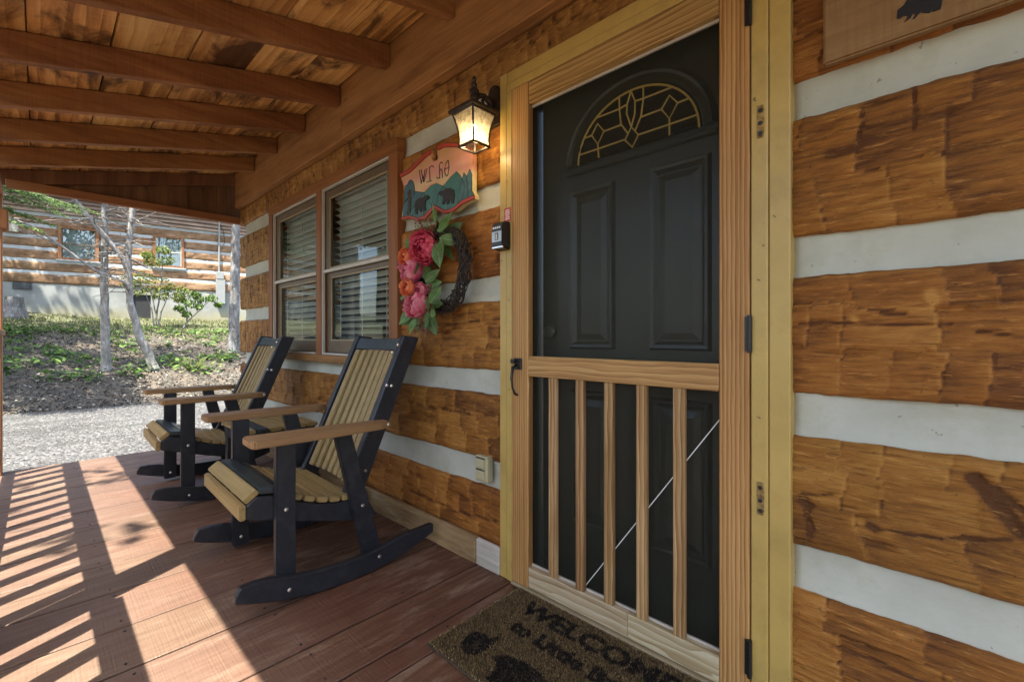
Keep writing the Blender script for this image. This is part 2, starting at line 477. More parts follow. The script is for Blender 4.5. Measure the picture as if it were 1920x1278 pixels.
M['white_trim'] = paint('pale_trim', (0.50, 0.48, 0.41), rough=0.5, noise=0.08, bump=0.05)
M['sash'] = paint('brown_sash', (0.12, 0.085, 0.048), rough=0.45, noise=0.12, bump=0.08)
M['sash_lt'] = paint('tan_bead', (0.34, 0.27, 0.15), rough=0.45, noise=0.12, bump=0.05)
M['blind'] = paint('white_blind', (0.66, 0.67, 0.64), rough=0.5, noise=0.04, bump=0)
M['cord'] = paint('white_cord', (0.7, 0.7, 0.66), rough=0.7, noise=0.03, bump=0)
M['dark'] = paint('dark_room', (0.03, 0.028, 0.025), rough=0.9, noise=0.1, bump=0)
M['beige'] = paint('beige_plastic', (0.40, 0.36, 0.21), rough=0.4, noise=0.05, bump=0.02)
M['glass'] = glass('window_glass', (0.86, 0.90, 0.88), 0.025)
M['glass_n'] = glass('far_window_glass', (0.85, 0.88, 0.86), 0.10)
M['lamp_glass'] = glass('lamp_glass', (0.98, 0.95, 0.86), 0.02)


def frost(m, amt):
    nt = m.node_tree; n = N(nt)
    out = next(q for q in nt.nodes if q.type == 'OUTPUT_MATERIAL')
    src = out.inputs[0].links[0].from_socket
    tl = n.node('ShaderNodeBsdfTranslucent'); tl.inputs[0].default_value = (0.95, 0.86, 0.62, 1)
    mx = n.node('ShaderNodeMixShader')
    n._in(mx.inputs[0], n.math('MULTIPLY', n.noise(n.coord(), 60, 3, .6), amt * 2))
    nt.links.new(src, mx.inputs[1]); nt.links.new(tl.outputs[0], mx.inputs[2]); nt.links.new(mx.outputs[0], out.inputs[0])


frost(M['lamp_glass'], 0.32)


def fan_glass():
    m, nt, bs, out = new_mat('textured_dark_glass'); n = N(nt)
    bs.inputs['Base Color'].default_value = (0.016, 0.013, 0.009, 1)
    bs.inputs['Roughness'].default_value = 0.16
    h = n.voro(n.coord(), 130.0)
    n._in(bs.inputs['Normal'], n.bump(h, 1.0, 0.02))
    return m


M['fan_glass'] = fan_glass()


def screen_mat():
    m, nt, bs, out = new_mat('insect_screen'); n = N(nt)
    bs.inputs['Base Color'].default_value = (0.026, 0.027, 0.020, 1); bs.inputs['Roughness'].default_value = 0.6
    bs.inputs['Specular IOR Level'].default_value = 0.2
    tr = n.node('ShaderNodeBsdfTransparent')
    s = n.sep(n.coord())
    wx = n.math('FRACT', n.math('MULTIPLY', s[0], 620.0)); wz = n.math('FRACT', n.math('MULTIPLY', s[2], 620.0))
    g = n.math('MAXIMUM', n.math('LESS_THAN', wx, 0.22), n.math('LESS_THAN', wz, 0.22))
    mx = n.node('ShaderNodeMixShader')
    n._in(mx.inputs[0], n.math('ADD', n.math('MULTIPLY', g, 0.42), 0.05))
    nt.links.new(tr.outputs[0], mx.inputs[1]); nt.links.new(bs.outputs[0], mx.inputs[2]); nt.links.new(mx.outputs[0], out.inputs[0])
    return m


M['screen'] = screen_mat()


def emit_mat(name, col, st):
    m, nt, bs, out = new_mat(name)
    bs.inputs['Base Color'].default_value = (*col, 1)
    bs.inputs['Emission Color'].default_value = (*col, 1); bs.inputs['Emission Strength'].default_value = st
    return m


M['bulb'] = emit_mat('lit_bulb', (1.0, 0.80, 0.48), 4.0)


# ------------------------------------------------------------------ the ground
def gz(X, Y=0.0):
    d = -np.asarray(X, float)
    z = np.interp(d, [-60, 11.2, 12.3, 13.4, 16, 19, 23.3, 40], [-.26, -.26, .06, .33, .72, 1.22, 1.80, 3.2])
    return z


def ground_mat():
    m, nt, bs, out = new_mat('yard_soil'); n = N(nt)
    co = n.coord(); s = n.sep(co)
    a = n.noise(co, 3.0, 6, 0.7); b = n.noise(co, 26.0, 4, 0.7)
    litter = n.ramp(b, [(0.30, (0.028, 0.025, 0.019)), (0.5, (0.075, 0.065, 0.048)), (0.68, (0.165, 0.145, 0.108))])
    soil = n.mix(n.maprange(a, 0.45, 0.62), litter, (0.13, 0.098, 0.068))
    grass = n.ramp(n.noise(co, 14, 5, 0.7), [(0.3, (0.05, 0.06, 0.025)), (0.55, (0.12, 0.125, 0.06)), (0.72, (0.24, 0.215, 0.13))])
    edge = n.math('ADD', s[0], n.math('MULTIPLY', n.math('SUBTRACT', n.noise(co, 0.9, 4, 0.6), 0.5), 5.0))
    g1 = n.maprange(edge, -17.6, -18.8)
    n._in(bs.inputs['Base Color'], n.mix(g1, soil, grass))
    bs.inputs['Roughness'].default_value = 0.9
    n._in(bs.inputs['Normal'], n.bump(n.math('ADD', b, n.noise(co, 70, 3, 0.6)), 0.8, 0.03))
    return m


def gravel_mat():
    m, nt, bs, out = new_mat('pale_gravel'); n = N(nt)
    co = n.coord()
    v = n.node('ShaderNodeTexVoronoi', feature='F1'); n._in(v.inputs['Vector'], co); v.inputs['Scale'].default_value = 30
    tone = n.sep(v.outputs['Color'])[0]
    c = n.ramp(tone, [(0.0, (0.032, 0.031, 0.030)), (0.5, (0.075, 0.073, 0.067)), (1.0, (0.165, 0.16, 0.147))])
    c = n.mix(n.maprange(v.outputs['Distance'], 0.55, 0.85), c, (0.09, 0.085, 0.08))
    patch = n.noise(n.mapping(co, (1.5, 0.35, 1)), 1.3, 5, 0.65)
    c = n.mix(n.maprange(patch, 0.45, 0.62, 0, 0.75), c, (0.042, 0.041, 0.036))
    n._in(bs.inputs['Base Color'], c)
    bs.inputs['Roughness'].default_value = 0.85
    n._in(bs.inputs['Normal'], n.bump(v.outputs['Distance'], 1.0, -0.03))
    return m


def build_ground():
    xs = np.concatenate([[-260, -160, -90, -60, -44, -36, -30, -27], np.arange(-25, -10.4, 0.2), np.arange(-10.4, 3, 0.8), [5, 9, 15, 25, 45, 80, 150, 260]])
    ys = np.concatenate([[-260, -150, -80, -50, -35, -25, -18, -14, -11, -9, -7, -5.5, -4.5], np.arange(-4, 7, 0.2), [7.5, 8.5, 10, 13, 18, 25, 40, 70, 130, 260]])
    X, Y = np.meshgrid(xs, ys, indexing='ij')
    Z = gz(X)
    bank = np.clip((-X - 11.0) / 1.5, 0, 1) * np.clip((26 + X) / 2, 0, 1)
    Z = Z + bank * ((fbm(X * 1.4, Y * 1.4, 3) - 0.47) * 0.22 + (fbm(X * 0.35, Y * 0.35, 9) - 0.47) * 0.3)
    V = np.stack([X, Y, Z], -1).reshape(-1, 3)
    nx, ny = len(xs), len(ys)
    I = np.arange(nx * ny).reshape(nx, ny)
    F = np.stack([I[:-1, :-1], I[1:, :-1], I[1:, 1:], I[:-1, 1:]], -1).reshape(-1, 4)
    o = mesh_np('ground', V, F, ground_mat(), smooth=True)
    tag(o, 'leaf strewn bank and yard rising to the neighbouring cabin', None, kind='structure')


def ground_z(X, Y):
    X = np.asarray(X, float); Y = np.asarray(Y, float)
    bank = np.clip((-X - 11.0) / 1.5, 0, 1) * np.clip((26 + X) / 2, 0, 1)
    return gz(X) + bank * ((fbm(X * 1.4, Y * 1.4, 3) - 0.47) * 0.22 + (fbm(X * 0.35, Y * 0.35, 9) - 0.47) * 0.3)


def drive_edge(Y): return -11.25 + (fbm(np.asarray(Y) * 0.8, np.zeros_like(np.asarray(Y, float)), 5) - 0.47) * 1.0


def build_drive():
    ys = np.concatenate([[-60, -40, -25, -15, -10, -7, -5], np.arange(-4, 7, 0.25), [8, 10, 14, 20, 30]])
    k = 34
    V = []
    for y in ys:
        e = float(drive_edge(np.array([y]))[0])
        for i in range(k):
            x = e + (-4.6 - e) * i / (k - 1)
            z = -0.25 + 0.05 * (float(fbm(np.array([x * .9]), np.array([y * .35]), 21)[0]) - 0.47) * (0.3 + min(i, k - 1 - i, 4) / 4)
            V.append((x, y, max(z, -0.256) if i else -0.264))
    V = np.array(V)
    I = np.arange(len(ys) * k).reshape(len(ys), k)
    F = np.stack([I[:-1, :-1], I[:-1, 1:], I[1:, 1:], I[1:, :-1]], -1).reshape(-1, 4)
    o = mesh_np('gravel_driveway', V, F, gravel_mat(), smooth=True)
    tag(o, 'pale gravel driveway between the porch and the bank', None, kind='structure')


def scatter_quads(P, size, flat=1.0, curl=0.25, aspect=0.6):
    """little bent leaves: 4 verts / 1 quad each, random orientation; flat=1 lies down"""
    n = len(P)
    a = RNG.uniform(0, 2 * np.pi, n)
    tilt = RNG.normal(0, 0.35 if flat else 1.2, n)
    roll = RNG.normal(0, 0.35 if flat else 1.2, n)
    d = np.stack([np.cos(a) * np.cos(tilt), np.sin(a) * np.cos(tilt), np.sin(tilt)], -1)
    s = np.stack([-np.sin(a) * np.cos(roll), np.cos(a) * np.cos(roll), np.sin(roll)], -1)
    L = size[:, None]
    c = np.cross(d, s)
    V = np.stack([P - d * L * .5, P + s * L * aspect * .5 + c * L * curl * .2, P + d * L * .5 + c * L * curl * .35, P - s * L * aspect * .5 + c * L * curl * .2], 1).reshape(-1, 3)
    F = np.arange(4 * n).reshape(n, 4)
    return V, F


def build_scatter():
    # stones on the drive
    n = 15000
    Y = RNG.uniform(-2.6, 4.2, n)
    X = -11.5 + 6.2 * RNG.uniform(0, 1, n) ** 0.9
    keep = X > drive_edge(Y) - RNG.exponential(0.15, n)
    keep &= X < -5.25
    X, Y = X[keep], Y[keep]; n = len(X)
    r = RNG.uniform(0.005, 0.015, n)
    base = np.array([(1, 0, 0), (0, 1, 0), (-1, 0, 0), (0, -1, 0), (0, 0, .7), (0, 0, -.7)], float)
    rot = RNG.uniform(0, 6.28, n)
    B = np.repeat(base[None], n, 0) * RNG.uniform(0.6, 1.3, (n, 6, 1))
    bx = B[..., 0] * np.cos(rot)[:, None] - B[..., 1] * np.sin(rot)[:, None]
    by = B[..., 0] * np.sin(rot)[:, None] + B[..., 1] * np.cos(rot)[:, None]
    B = np.stack([bx, by, B[..., 2]], -1) * r[:, None, None]
    P = np.stack([X, Y, np.full(n, -0.245)], -1)
    P[:, 2] = np.where(X < -11.2, ground_z(X, Y) + .005, P[:, 2])
    V = (B + P[:, None]).reshape(-1, 3)
    tri = np.array([(0, 1, 4), (1, 2, 4), (2, 3, 4), (3, 0, 4)])
    F = (tri[None] + (np.arange(n) * 6)[:, None, None]).reshape(-1, 3)
    tone = np.repeat(RNG.uniform(0, 1, n), 6)
    o = mesh_np('gravel_stones', V, F, toned('stone', [(0, (0.028, 0.027, 0.026)), (0.5, (0.072, 0.070, 0.064)), (1, (0.19, 0.185, 0.168))], 0.8), tone=tone)
    tag(o, 'loose pale stones lying on the gravel driveway', None, kind='stuff')
    # dead leaves and twigs on the bank
    n = 26000
    X = -11.1 - 8.2 * RNG.uniform(0, 1, n) ** 1.35; Y = RNG.uniform(-4.5, 7.0, n)
    keep = X < drive_edge(Y) + RNG.exponential(.25, n)
    X, Y = X[keep], Y[keep]; n = len(X)
    P = np.stack([X, Y, ground_z(X, Y) + RNG.uniform(.008, .04, n)], -1)
    V, F = scatter_quads(P, RNG.uniform(0.03, 0.085, n), 1, 0.6, 0.5)
    o = mesh_np('fallen_leaves', V, F, toned('dead_leaf', [(0, (0.024, 0.022, 0.017)), (0.45, (0.070, 0.061, 0.045)), (0.8, (0.155, 0.137, 0.100)), (1, (0.33, 0.31, 0.255))], 0.8), tone=np.repeat(RNG.uniform(0, 1, n), 4))
    tag(o, 'dry brown leaves covering the bank', None, kind='stuff')
    mb = MB()
    for i in range(170):
        x = -11.3 - 6.5 * random.random() ** 1.4; y = random.uniform(-2.5, 4.5)
        if x > drive_edge(np.array([y]))[0] - .1: continue
        z = float(ground_z([x], [y])[0]) + .03; a = random.uniform(0, 6.28); L = random.uniform(.12, .45)
        mid = (x + math.cos(a) * L * .5, y + math.sin(a) * L * .5, z + random.uniform(.0, .05))
        mb.tube([(x, y, z), mid, (x + math.cos(a + .2) * L, y + math.sin(a + .2) * L, z + random.uniform(-.02, .05))], [.007, .006, .003], 4)
    tag(mb.build('fallen_twigs', paint('twig', (0.20, 0.17, 0.14), 0.8, 0.3, bump=0)), 'thin grey twigs scattered over the bank', None, kind='stuff')
    # green ground cover in clumps
    cl = []
    for i in range(120):
        x = -12.2 - 7.5 * random.random() ** 0.9; y = random.uniform(-2.6, 5.0)
        cl.append((x, y, random.uniform(.10, .34)))
    cl += [(-12.7, 1.15, .40), (-12.8, -1.0, .35), (-12.6, -1.25, .3), (-13.6, .7, .4), (-13.2, .95, .35), (-14, -.9, .4), (-13.0, -.65, .28), (-15.4, -1.4, .42), (-12.9, 1.5, .3), (-13.6, 1.9, .35)]
    PP = []
    for x, y, r in cl:
        k = int(30 * r / .3)
        rr = r * np.sqrt(RNG.uniform(0, 1, k)); aa = RNG.uniform(0, 6.28, k)
        px, py = x + rr * np.cos(aa), y + rr * np.sin(aa)
        PP.append(np.stack([px, py, ground_z(px, py) + RNG.uniform(.03, .16, k)], -1))
    P = np.concatenate(PP); n = len(P)
    V, F = scatter_quads(P, RNG.uniform(0.07, 0.17, n), 1, 0.4, 0.62)
    green = toned('herb_leaf', [(0, (0.035, 0.075, 0.018)), (0.5, (0.085, 0.16, 0.035)), (1, (0.20, 0.29, 0.07))], 0.5, 0.3)
    o = mesh_np('ground_cover', V, F, green, tone=np.repeat(RNG.uniform(0, 1, n), 4))
    tag(o, 'low bright green seedlings sprouting through the leaves', None, kind='stuff')
    # grass in front of the far cabin
    n = 10000
    X = RNG.uniform(-22.6, -16.8, n); Y = RNG.uniform(-3.5, 6.5, n)
    keep = RNG.uniform(0, 1, n) < np.clip((-X - 16.5) / 3 + (fbm(X, Y, 4) - .5) * 1.5, 0, 1)
    X, Y = X[keep], Y[keep]; n = len(X)
    Z = ground_z(X, Y)
    h = RNG.uniform(.04, .16, n); w = RNG.uniform(.008, .018, n); a = RNG.uniform(0, 6.28, n); b = RNG.normal(0, .05, (n, 2))
    V = np.stack([np.stack([X - np.cos(a) * w, Y - np.sin(a) * w, Z - .01], -1), np.stack([X + np.cos(a) * w, Y + np.sin(a) * w, Z - .01], -1), np.stack([X + b[:, 0], Y + b[:, 1], Z + h], -1)], 1).reshape(-1, 3)
    o = mesh_np('grass', V, np.arange(3 * n).reshape(n, 3), toned('grass_blade', [(0, (0.055, 0.08, 0.022)), (0.6, (0.13, 0.155, 0.055)), (1, (0.28, 0.26, 0.14))], 0.6, 0.3), tone=np.repeat(RNG.uniform(0, 1, n), 3))
    tag(o, 'thin grass growing in front of the far cabin', None, kind='stuff')


build_ground(); build_drive(); build_scatter()

# ------------------------------------------------------------------ log wall
WL, WR = -5.10, 1.30
ROWS = [(.05, .35), (.472, .766), (.877, 1.192), (1.30, 1.612), (1.72, 2.03), (2.14, 2.312)]
CH = [(.35, .472), (.766, .877), (1.192, 1.30), (1.612, 1.72), (2.03, 2.14)]


# drying cracks, knots and scars in the logs: (x0, z0, x1, z1, radius, tone)
MARKS = [(-.258, .597, -.252, .590, .014, -1.1), (-.252, .585, -.246, .50, .0045, -.9), (-.246, .545, -.236, .515, .0025, -.7), (-.262, .612, -.20, .625, .002, -.8), (-.122, .566, -.112, .563, .009, -1.2), (-.145, .566, -.09, .562, .016, .45), (-.10, .563, .00, .575, .0022, -.9), (0, .575, .11, .606, .0022, -.9),
         (.055, .722, .125, .628, .012, -1.0), (.125, .628, .15, .60, .008, -1.0), (.062, .732, .13, .668, .006, -.6), (-.141, .585, -.139, .585, .001, 0), (-.141, 1.60, -.137, 1.545, .0028, -.9), (-.137, 1.545, -.145, 1.518, .0025, -.9), (-.040, 1.61, -.035, 1.55, .0028, -.9), (-.035, 1.55, -.042, 1.51, .0024, -.9),
         (-.20, 1.50, -.16, 1.497, .012, -.7), (-.012, 1.128, -.008, 1.112, .010, .9), (-.155, 1.075, -.148, 1.072, .006, .8), (-.10, 1.088, -.055, 1.086, .004, -.9), (.06, 1.04, .14, 1.03, .002, -.8), (-.27, 1.065, .02, 1.058, .0016, -.6),
         (-2.15, 1.098, -1.75, 1.092, .0028, -.9), (-1.75, 1.092, -1.40, 1.108, .0026, -.9), (-2.1, .19, -1.70, .185, .0035, -.9), (-1.70, .185, -1.42, .21, .003, -.8), (-1.60, 1.47, -1.585, 1.44, .0025, -.9), (-1.585, 1.44, -1.55, 1.437, .0022, -.8), (-1.95, .66, -1.60, .668, .002, -.7),
         (-2.63, .70, -2.60, .68, .020, -1.2), (-2.86, .61, -2.83, .585, .013, -1.1), (-3.2, .55, -2.4, .545, .003, -.8), (.35, 1.45, .9, 1.44, .003, -.8), (.3, .2, .8, .22, .003, -.8), (-.2, .24, .1, .235, .0022, -.7)]


def apply_marks(X, Z, T, Y, seed):
    for (ax, az_, bx_, bz_, r_, am) in MARKS:
        if ax > X.max() + .1 or bx_ < X.min() - .1 or max(az_, bz_) < Z.min() - .02 or min(az_, bz_) > Z.max() + .02: continue
        xx = X + (fbm(Z * 30, X * 6, seed + 201) - .47) * .012 * (r_ < .006); zz = Z + (fbm(X * 26, Z * 8, seed + 203) - .47) * .010
        dx_, dz_ = bx_ - ax, bz_ - az_
        t_ = np.clip(((xx - ax) * dx_ + (zz - az_) * dz_) / (dx_ * dx_ + dz_ * dz_ + 1e-9), 0, 1)
        d = np.hypot(xx - ax - t_ * dx_, zz - az_ - t_ * dz_)
        w_ = np.exp(-(d / max(r_, .0028)) ** 2) * np.clip(.5 + 1.0 * fbm(X * 40, Z * 40, seed + 205), 0, 1.1)
        T += am * w_; Y += (.004 if am < 0 else -.001) * w_
    return T, Y


def hewn(name, x0, x1, z0, z1, mat, parent, dx=.016, seed=0, cellw=.13, rows=2, amp=.008, y=0.0, depth=.14, wob=.010, ox=0, oz=0, crack=0.0):
    nx = max(4, int((x1 - x0) / dx)); nz = max(6, int((z1 - z0) / dx))
    xs = np.linspace(x0, x1, nx + 1); zs = np.linspace(z0, z1, nz + 1)
    X, Z = np.meshgrid(xs, zs, indexing='ij')
    g = X + ox
    H = (z1 - z0)
    v = (Z - z0) / H
    vr = v * rows + (fbm(g * 2.2, Z * 0 + seed, seed + 1) - .5) * 1.1 + (fbm(g * 9, Z * 9, seed + 5) - .5) * .35
    row = np.clip(np.floor(vr), 0, rows - 1).astype(int)
    vv = np.clip(vr - row, 0, 1)
    Hh = np.zeros_like(X); T = np.zeros_like(X); edge = np.zeros_like(X)
    rg = np.random.default_rng(seed * 7 + 3)
    for r in range(rows):
        b = [x0 + ox - .4]
        while b[-1] < x1 + ox + .4: b.append(b[-1] + cellw * rg.uniform(.55, 1.5))
        b = np.array(b)
        xw = g + (fbm(Z * 14 + r * 3.1, g * 3, seed + 11) - .5) * .034 + (v - .5) * rg.uniform(-.06, .06)
        k = np.clip(np.searchsorted(b, xw) - 1, 0, len(b) - 2)
        u = (xw - b[k]) / (b[k + 1] - b[k])
        base = rg.normal(0, .35, len(b)); tn = rg.uniform(0, 1, len(b)); tl = rg.normal(0, .5, len(b))
        hh = base[k] + 0.9 * u ** 1.6 - .35 + tl[k] * (vv - .5)
        tt = .32 + tn[k] * .36 + .22 * (u - .4)
        m = row == r
        Hh[m] = hh[m]; T[m] = tt[m]
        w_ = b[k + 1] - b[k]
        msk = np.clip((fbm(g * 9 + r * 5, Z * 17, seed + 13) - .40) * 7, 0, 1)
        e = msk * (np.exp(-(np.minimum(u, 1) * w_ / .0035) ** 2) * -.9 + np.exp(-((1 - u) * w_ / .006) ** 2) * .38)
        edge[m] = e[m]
    grain = (fbm(g * 7, Z * 90, seed + 31) - .47)
    torn = np.clip(fbm(g * 9, Z * 55, seed + 41) - .56, 0, 1)
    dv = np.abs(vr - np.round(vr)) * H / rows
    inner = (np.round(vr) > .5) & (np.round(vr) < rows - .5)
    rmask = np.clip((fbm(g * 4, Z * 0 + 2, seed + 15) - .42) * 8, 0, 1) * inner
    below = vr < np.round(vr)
    edge = edge + rmask * np.where(below, .45, -.55) * np.exp(-(dv / .004) ** 2)  # stained cut lines; ridge light and shade also put into the tone
    fade = np.clip(np.minimum(Z - z0, z1 - Z) / .035, 0, 1)
    Y = y - amp * Hh * fade * (.4 + .9 * fbm(g * 1.5, Z * 3, seed + 51)) - .0030 * grain + .03 * torn + (fbm(g * 1.0, Z * 2, seed + 61) - .47) * .012
    # rounded, ragged edges towards the chinking
    d0 = (Z - z0); d1 = (z1 - Z)
    ez = np.clip(1 - np.minimum(d0, d1) / .022, 0, 1)
    Y = Y + .014 * ez ** 2
    w0 = (fbm(g * 1.6, g * 0 + 1, seed + 71) - .47) * 1.3 * wob + (fbm(g * 24, g * 0, seed + 73) - .47) * 0.8 * wob
    w1 = (fbm(g * 1.6, g * 0 + 1, seed + 81) - .47) * 1.3 * wob + (fbm(g * 24, g * 0, seed + 83) - .47) * 0.8 * wob
    Z = Z + w0 * (1 - v) ** 4 + w1 * v ** 4
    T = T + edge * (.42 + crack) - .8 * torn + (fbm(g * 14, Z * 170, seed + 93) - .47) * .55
    if x0 > -6 and dx < .03: T, Y = apply_marks(X, Z, T, Y, seed)
    n0 = (nx + 1) * (nz + 1)
    V = np.stack([X, Y, Z], -1).reshape(-1, 3)
    I = np.arange(n0).reshape(nx + 1, nz + 1)
    F = [np.stack([I[:-1, :-1], I[1:, :-1], I[1:, 1:], I[:-1, 1:]], -1).reshape(-1, 4)]
    ring = np.concatenate([I[:, 0], I[-1, 1:], I[-2::-1, -1], I[0, -2:0:-1]])
    bv = V[ring].copy(); bv[:, 1] = y + depth
    nb = np.arange(n0, n0 + len(ring))
    V = np.concatenate([V, bv]); tn = np.concatenate([T.ravel(), T.ravel()[ring] - .2])
    r2, n2 = np.roll(ring, -1), np.roll(nb, -1)
    F.append(np.stack([r2, ring, nb, n2], -1))
    return mesh_np(name, V, np.concatenate(F), mat, parent, tone=np.clip(tn, -.6, 1.5), smooth=True)


def chinking(x0, x1, z0, z1, parent, seed, y=.021):
    nx = max(4, int((x1 - x0) / .025)); nz = 7
    xs = np.linspace(x0, x1, nx + 1); zs = np.linspace(z0 - .018, z1 + .018, nz + 1)
    X, Z = np.meshgrid(xs, zs, indexing='ij')
    v = (Z - zs[0]) / (zs[-1] - zs[0])
    Y = y + .010 * np.sin(np.pi * v) + (1 - v) * -.006 + (fbm(X * 4, Z * 9, seed) - .47) * .008 + (fbm(X * 7, Z * 22, seed + 3) - .47) * .007 + (fbm(X * 26, Z * 40, seed + 4) - .47) * .002
    V = np.stack([X, Y, Z], -1).reshape(-1, 3)
    I = np.arange(len(V)).reshape(nx + 1, nz + 1)
    F = [np.stack([I[:-1, :-1], I[1:, :-1], I[1:, 1:], I[:-1, 1:]], -1).reshape(-1, 4)]
    ring = np.concatenate([I[:, 0], I[-1, 1:], I[-2::-1, -1], I[0, -2:0:-1]])
    bv = V[ring].copy(); bv[:, 1] = .12
    nb = np.arange(len(V), len(V) + len(ring)); V = np.concatenate([V, bv])
    F.append(np.stack([np.roll(ring, -1), ring, nb, np.roll(nb, -1)], -1))
    return mesh_np('chinking', V, np.concatenate(F), M['chink'], parent, smooth=True)


wall = thing('log_wall', 'hewn brown log wall with pale chinking along the back of the porch', 'wall', (0, 0, 0))
WIN = (-4.205, -2.178); DR = (-1.366, -.292)
sd = 1
for i, (z0, z1) in enumerate(ROWS):
    jl = [0, .012, -.008, .010, -.012, .004][i]
    if i < 2: segs = [(WL + jl, DR[0]), (DR[1], WR)]
    elif i < 5: segs = [(WL + jl, WIN[0]), (WIN[1], DR[0]), (DR[1], WR)]
    else: segs = [(WL + jl, WR)]
    for a, b in segs:
        sd += 1
        near = a > -.5
        left = b < -4
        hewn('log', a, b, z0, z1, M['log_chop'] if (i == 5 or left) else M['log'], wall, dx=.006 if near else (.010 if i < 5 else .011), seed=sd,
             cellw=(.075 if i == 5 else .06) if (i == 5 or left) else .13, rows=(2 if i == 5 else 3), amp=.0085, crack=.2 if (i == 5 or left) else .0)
for i, (z0, z1) in enumerate(CH):
    if i < 1: segs = [(WL + .10, DR[0]), (DR[1], WR)]
    elif i < 2: segs = [(WL + .10, DR[0]), (DR[1], WR)]
    else: segs = [(WL + .10, WIN[0]), (WIN[1], DR[0]), (DR[1], WR)]
    for a, b in segs:
        sd += 1
        chinking(a, b, z0, z1, wall, sd)
box('ledger_board', WL - .02, -2.822, -.040, 0.12, 2.314, 2.80, M['ledger'], wall, .004)
box('ledger_board', -2.818, WR, -.043, 0.12, 2.314, 2.80, M['ledger'], wall, .004)
box('baseboard', WL, -1.525, -.036, -.012, 0.0, .122, M['baseboard'], wall, .004)
box('baseboard', -1.523, -1.374, -.033, -.012, 0.0, .118, M['greyboard'], wall, .004, label='pale grey end piece of the baseboard')
box('baseboard', -.283, WR, -.036, -.012, 0.0, .10, M['baseboard'], wall, .004)
box('backing_wall', WL + .12, WIN[0] - .01, .13, .17, -.25, 2.8, M['dark'], wall, 0)
box('backing_wall', WIN[1] + .01, DR[0] + .02, .131, .171, -.25, 2.8, M['dark'], wall, 0)
box('backing_wall', DR[1] - .02, WR, .132, .172, -.25, 2.8, M['dark'], wall, 0)

# ------------------------------------------------------------------ porch floor
deck = thing('porch_deck', 'red brown plank floor of the porch', 'floor', (-2, -.85, 0), kind='structure')
DO = (-2, -.85, 0)
edges = [-5.18, -4.91, -4.59, -4.30, -3.97, -3.65, -3.34, -3.05, -2.727, -2.41, -2.10, -1.818, -1.512, -1.30, -1.20, -.90, -.60, -.30, 0.0, .30, .60, .90, 1.25]
for i in range(len(edges) - 1):
    gap = .012 if abs(edges[i + 1] + 1.818) < .01 or abs(edges[i + 1] + 1.512) < .01 else random.uniform(.006, .010)
    h = random.uniform(-.0015, .0015)
    y1 = -.012 if not (-1.4 < edges[i] < -.2) else .02
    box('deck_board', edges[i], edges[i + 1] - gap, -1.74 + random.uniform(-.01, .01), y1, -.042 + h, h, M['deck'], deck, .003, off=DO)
for y in (-1.62, -1.2, -.8, -.4, -.06):
    box('joist', -5.16, 1.25, y - .02, y + .02, -.19, -.048, M['beam_x'], deck, 0, off=DO)
nh = MB()
for i in range(len(edges) - 1):
    for y in (-1.62, -1.2, -.8, -.4, -.06):
        for x in (edges[i] + .035, edges[i + 1] - .045):
            nh.lathe([(.0045, -.002), (.0045, .0022), (.002, .0026)], (x + random.uniform(-.008, .008) + 2, y + .85 + random.uniform(-.01, .01), 0), 6)
nh.build('nail_heads', M['blackmetal'], deck, 0, kind='stuff')
box('rim_joist', -5.178, -5.162, -1.72, -.01, -.25, -.046, M['beam'], deck, 0, off=DO)

# ------------------------------------------------------------------ porch roof
roof = thing('porch_roof', 'sloping porch ceiling of stained planks on dark rafters', 'roof', (-2, -.85, 2.4))
RO = (-2, -.85, 2.4)
SL = .238


def zb(y): return 2.537 + SL * (y + .04)


ang = math.atan(SL)
for i, x in enumerate([-4.516, -3.947, -3.38, -2.822, -2.224, -1.655, -1.09, -.52, .05, .62, 1.19]):
    mb = MB()
    y0, y1 = -1.705, -.046
    x += random.uniform(-.004, .004)
    mb.prism([(0, y0, zb(y0) - 2.4), (0, y1, zb(y1) - 2.4), (0, y1, zb(y1) - 2.4 + .124), (0, y0, zb(y0) - 2.4 + .124)], (.048, 0, 0))
    for k in range(len(mb.v)): mb.v[k] = (mb.v[k][0] - .024, mb.v[k][1] + .87, mb.v[k][2] - .08 + .24 - .24)
    o = mb.build('rafter', M['rafter'], roof, .003)
    o.location = (x - .024 + 2, -.87 + .85, .08)
yb = -.05
k = 0
while yb > -1.70:
    w = random.uniform(.262, .318)
    g = random.choice([.004, .006, .012, .016])
    yn = max(yb - w, -1.735)
    c = (yb + yn) / 2
    o = MB().box(-3.22, 3.22, -(yb - yn - g) / 2 / math.cos(ang), (yb - yn - g) / 2 / math.cos(ang), 0, .022).build('roof_board', M['roof_board'], roof, .002)
    o.location = (-1.95 + 2, c + .85, zb(c) + .1265 + .0 - 2.4 + random.uniform(0, .004))
    o.rotation_euler = (ang, 0, 0)
    yb = yn; k += 1
o = MB().box(-3.24, 3.24, -.90, .90, 0, .012).build('roof_sheet', M['dark'], roof, 0)
o.location = (-1.95 + 2, -.87 + .85, zb(-.87) + .160 - 2.4); o.rotation_euler = (ang, 0, 0)
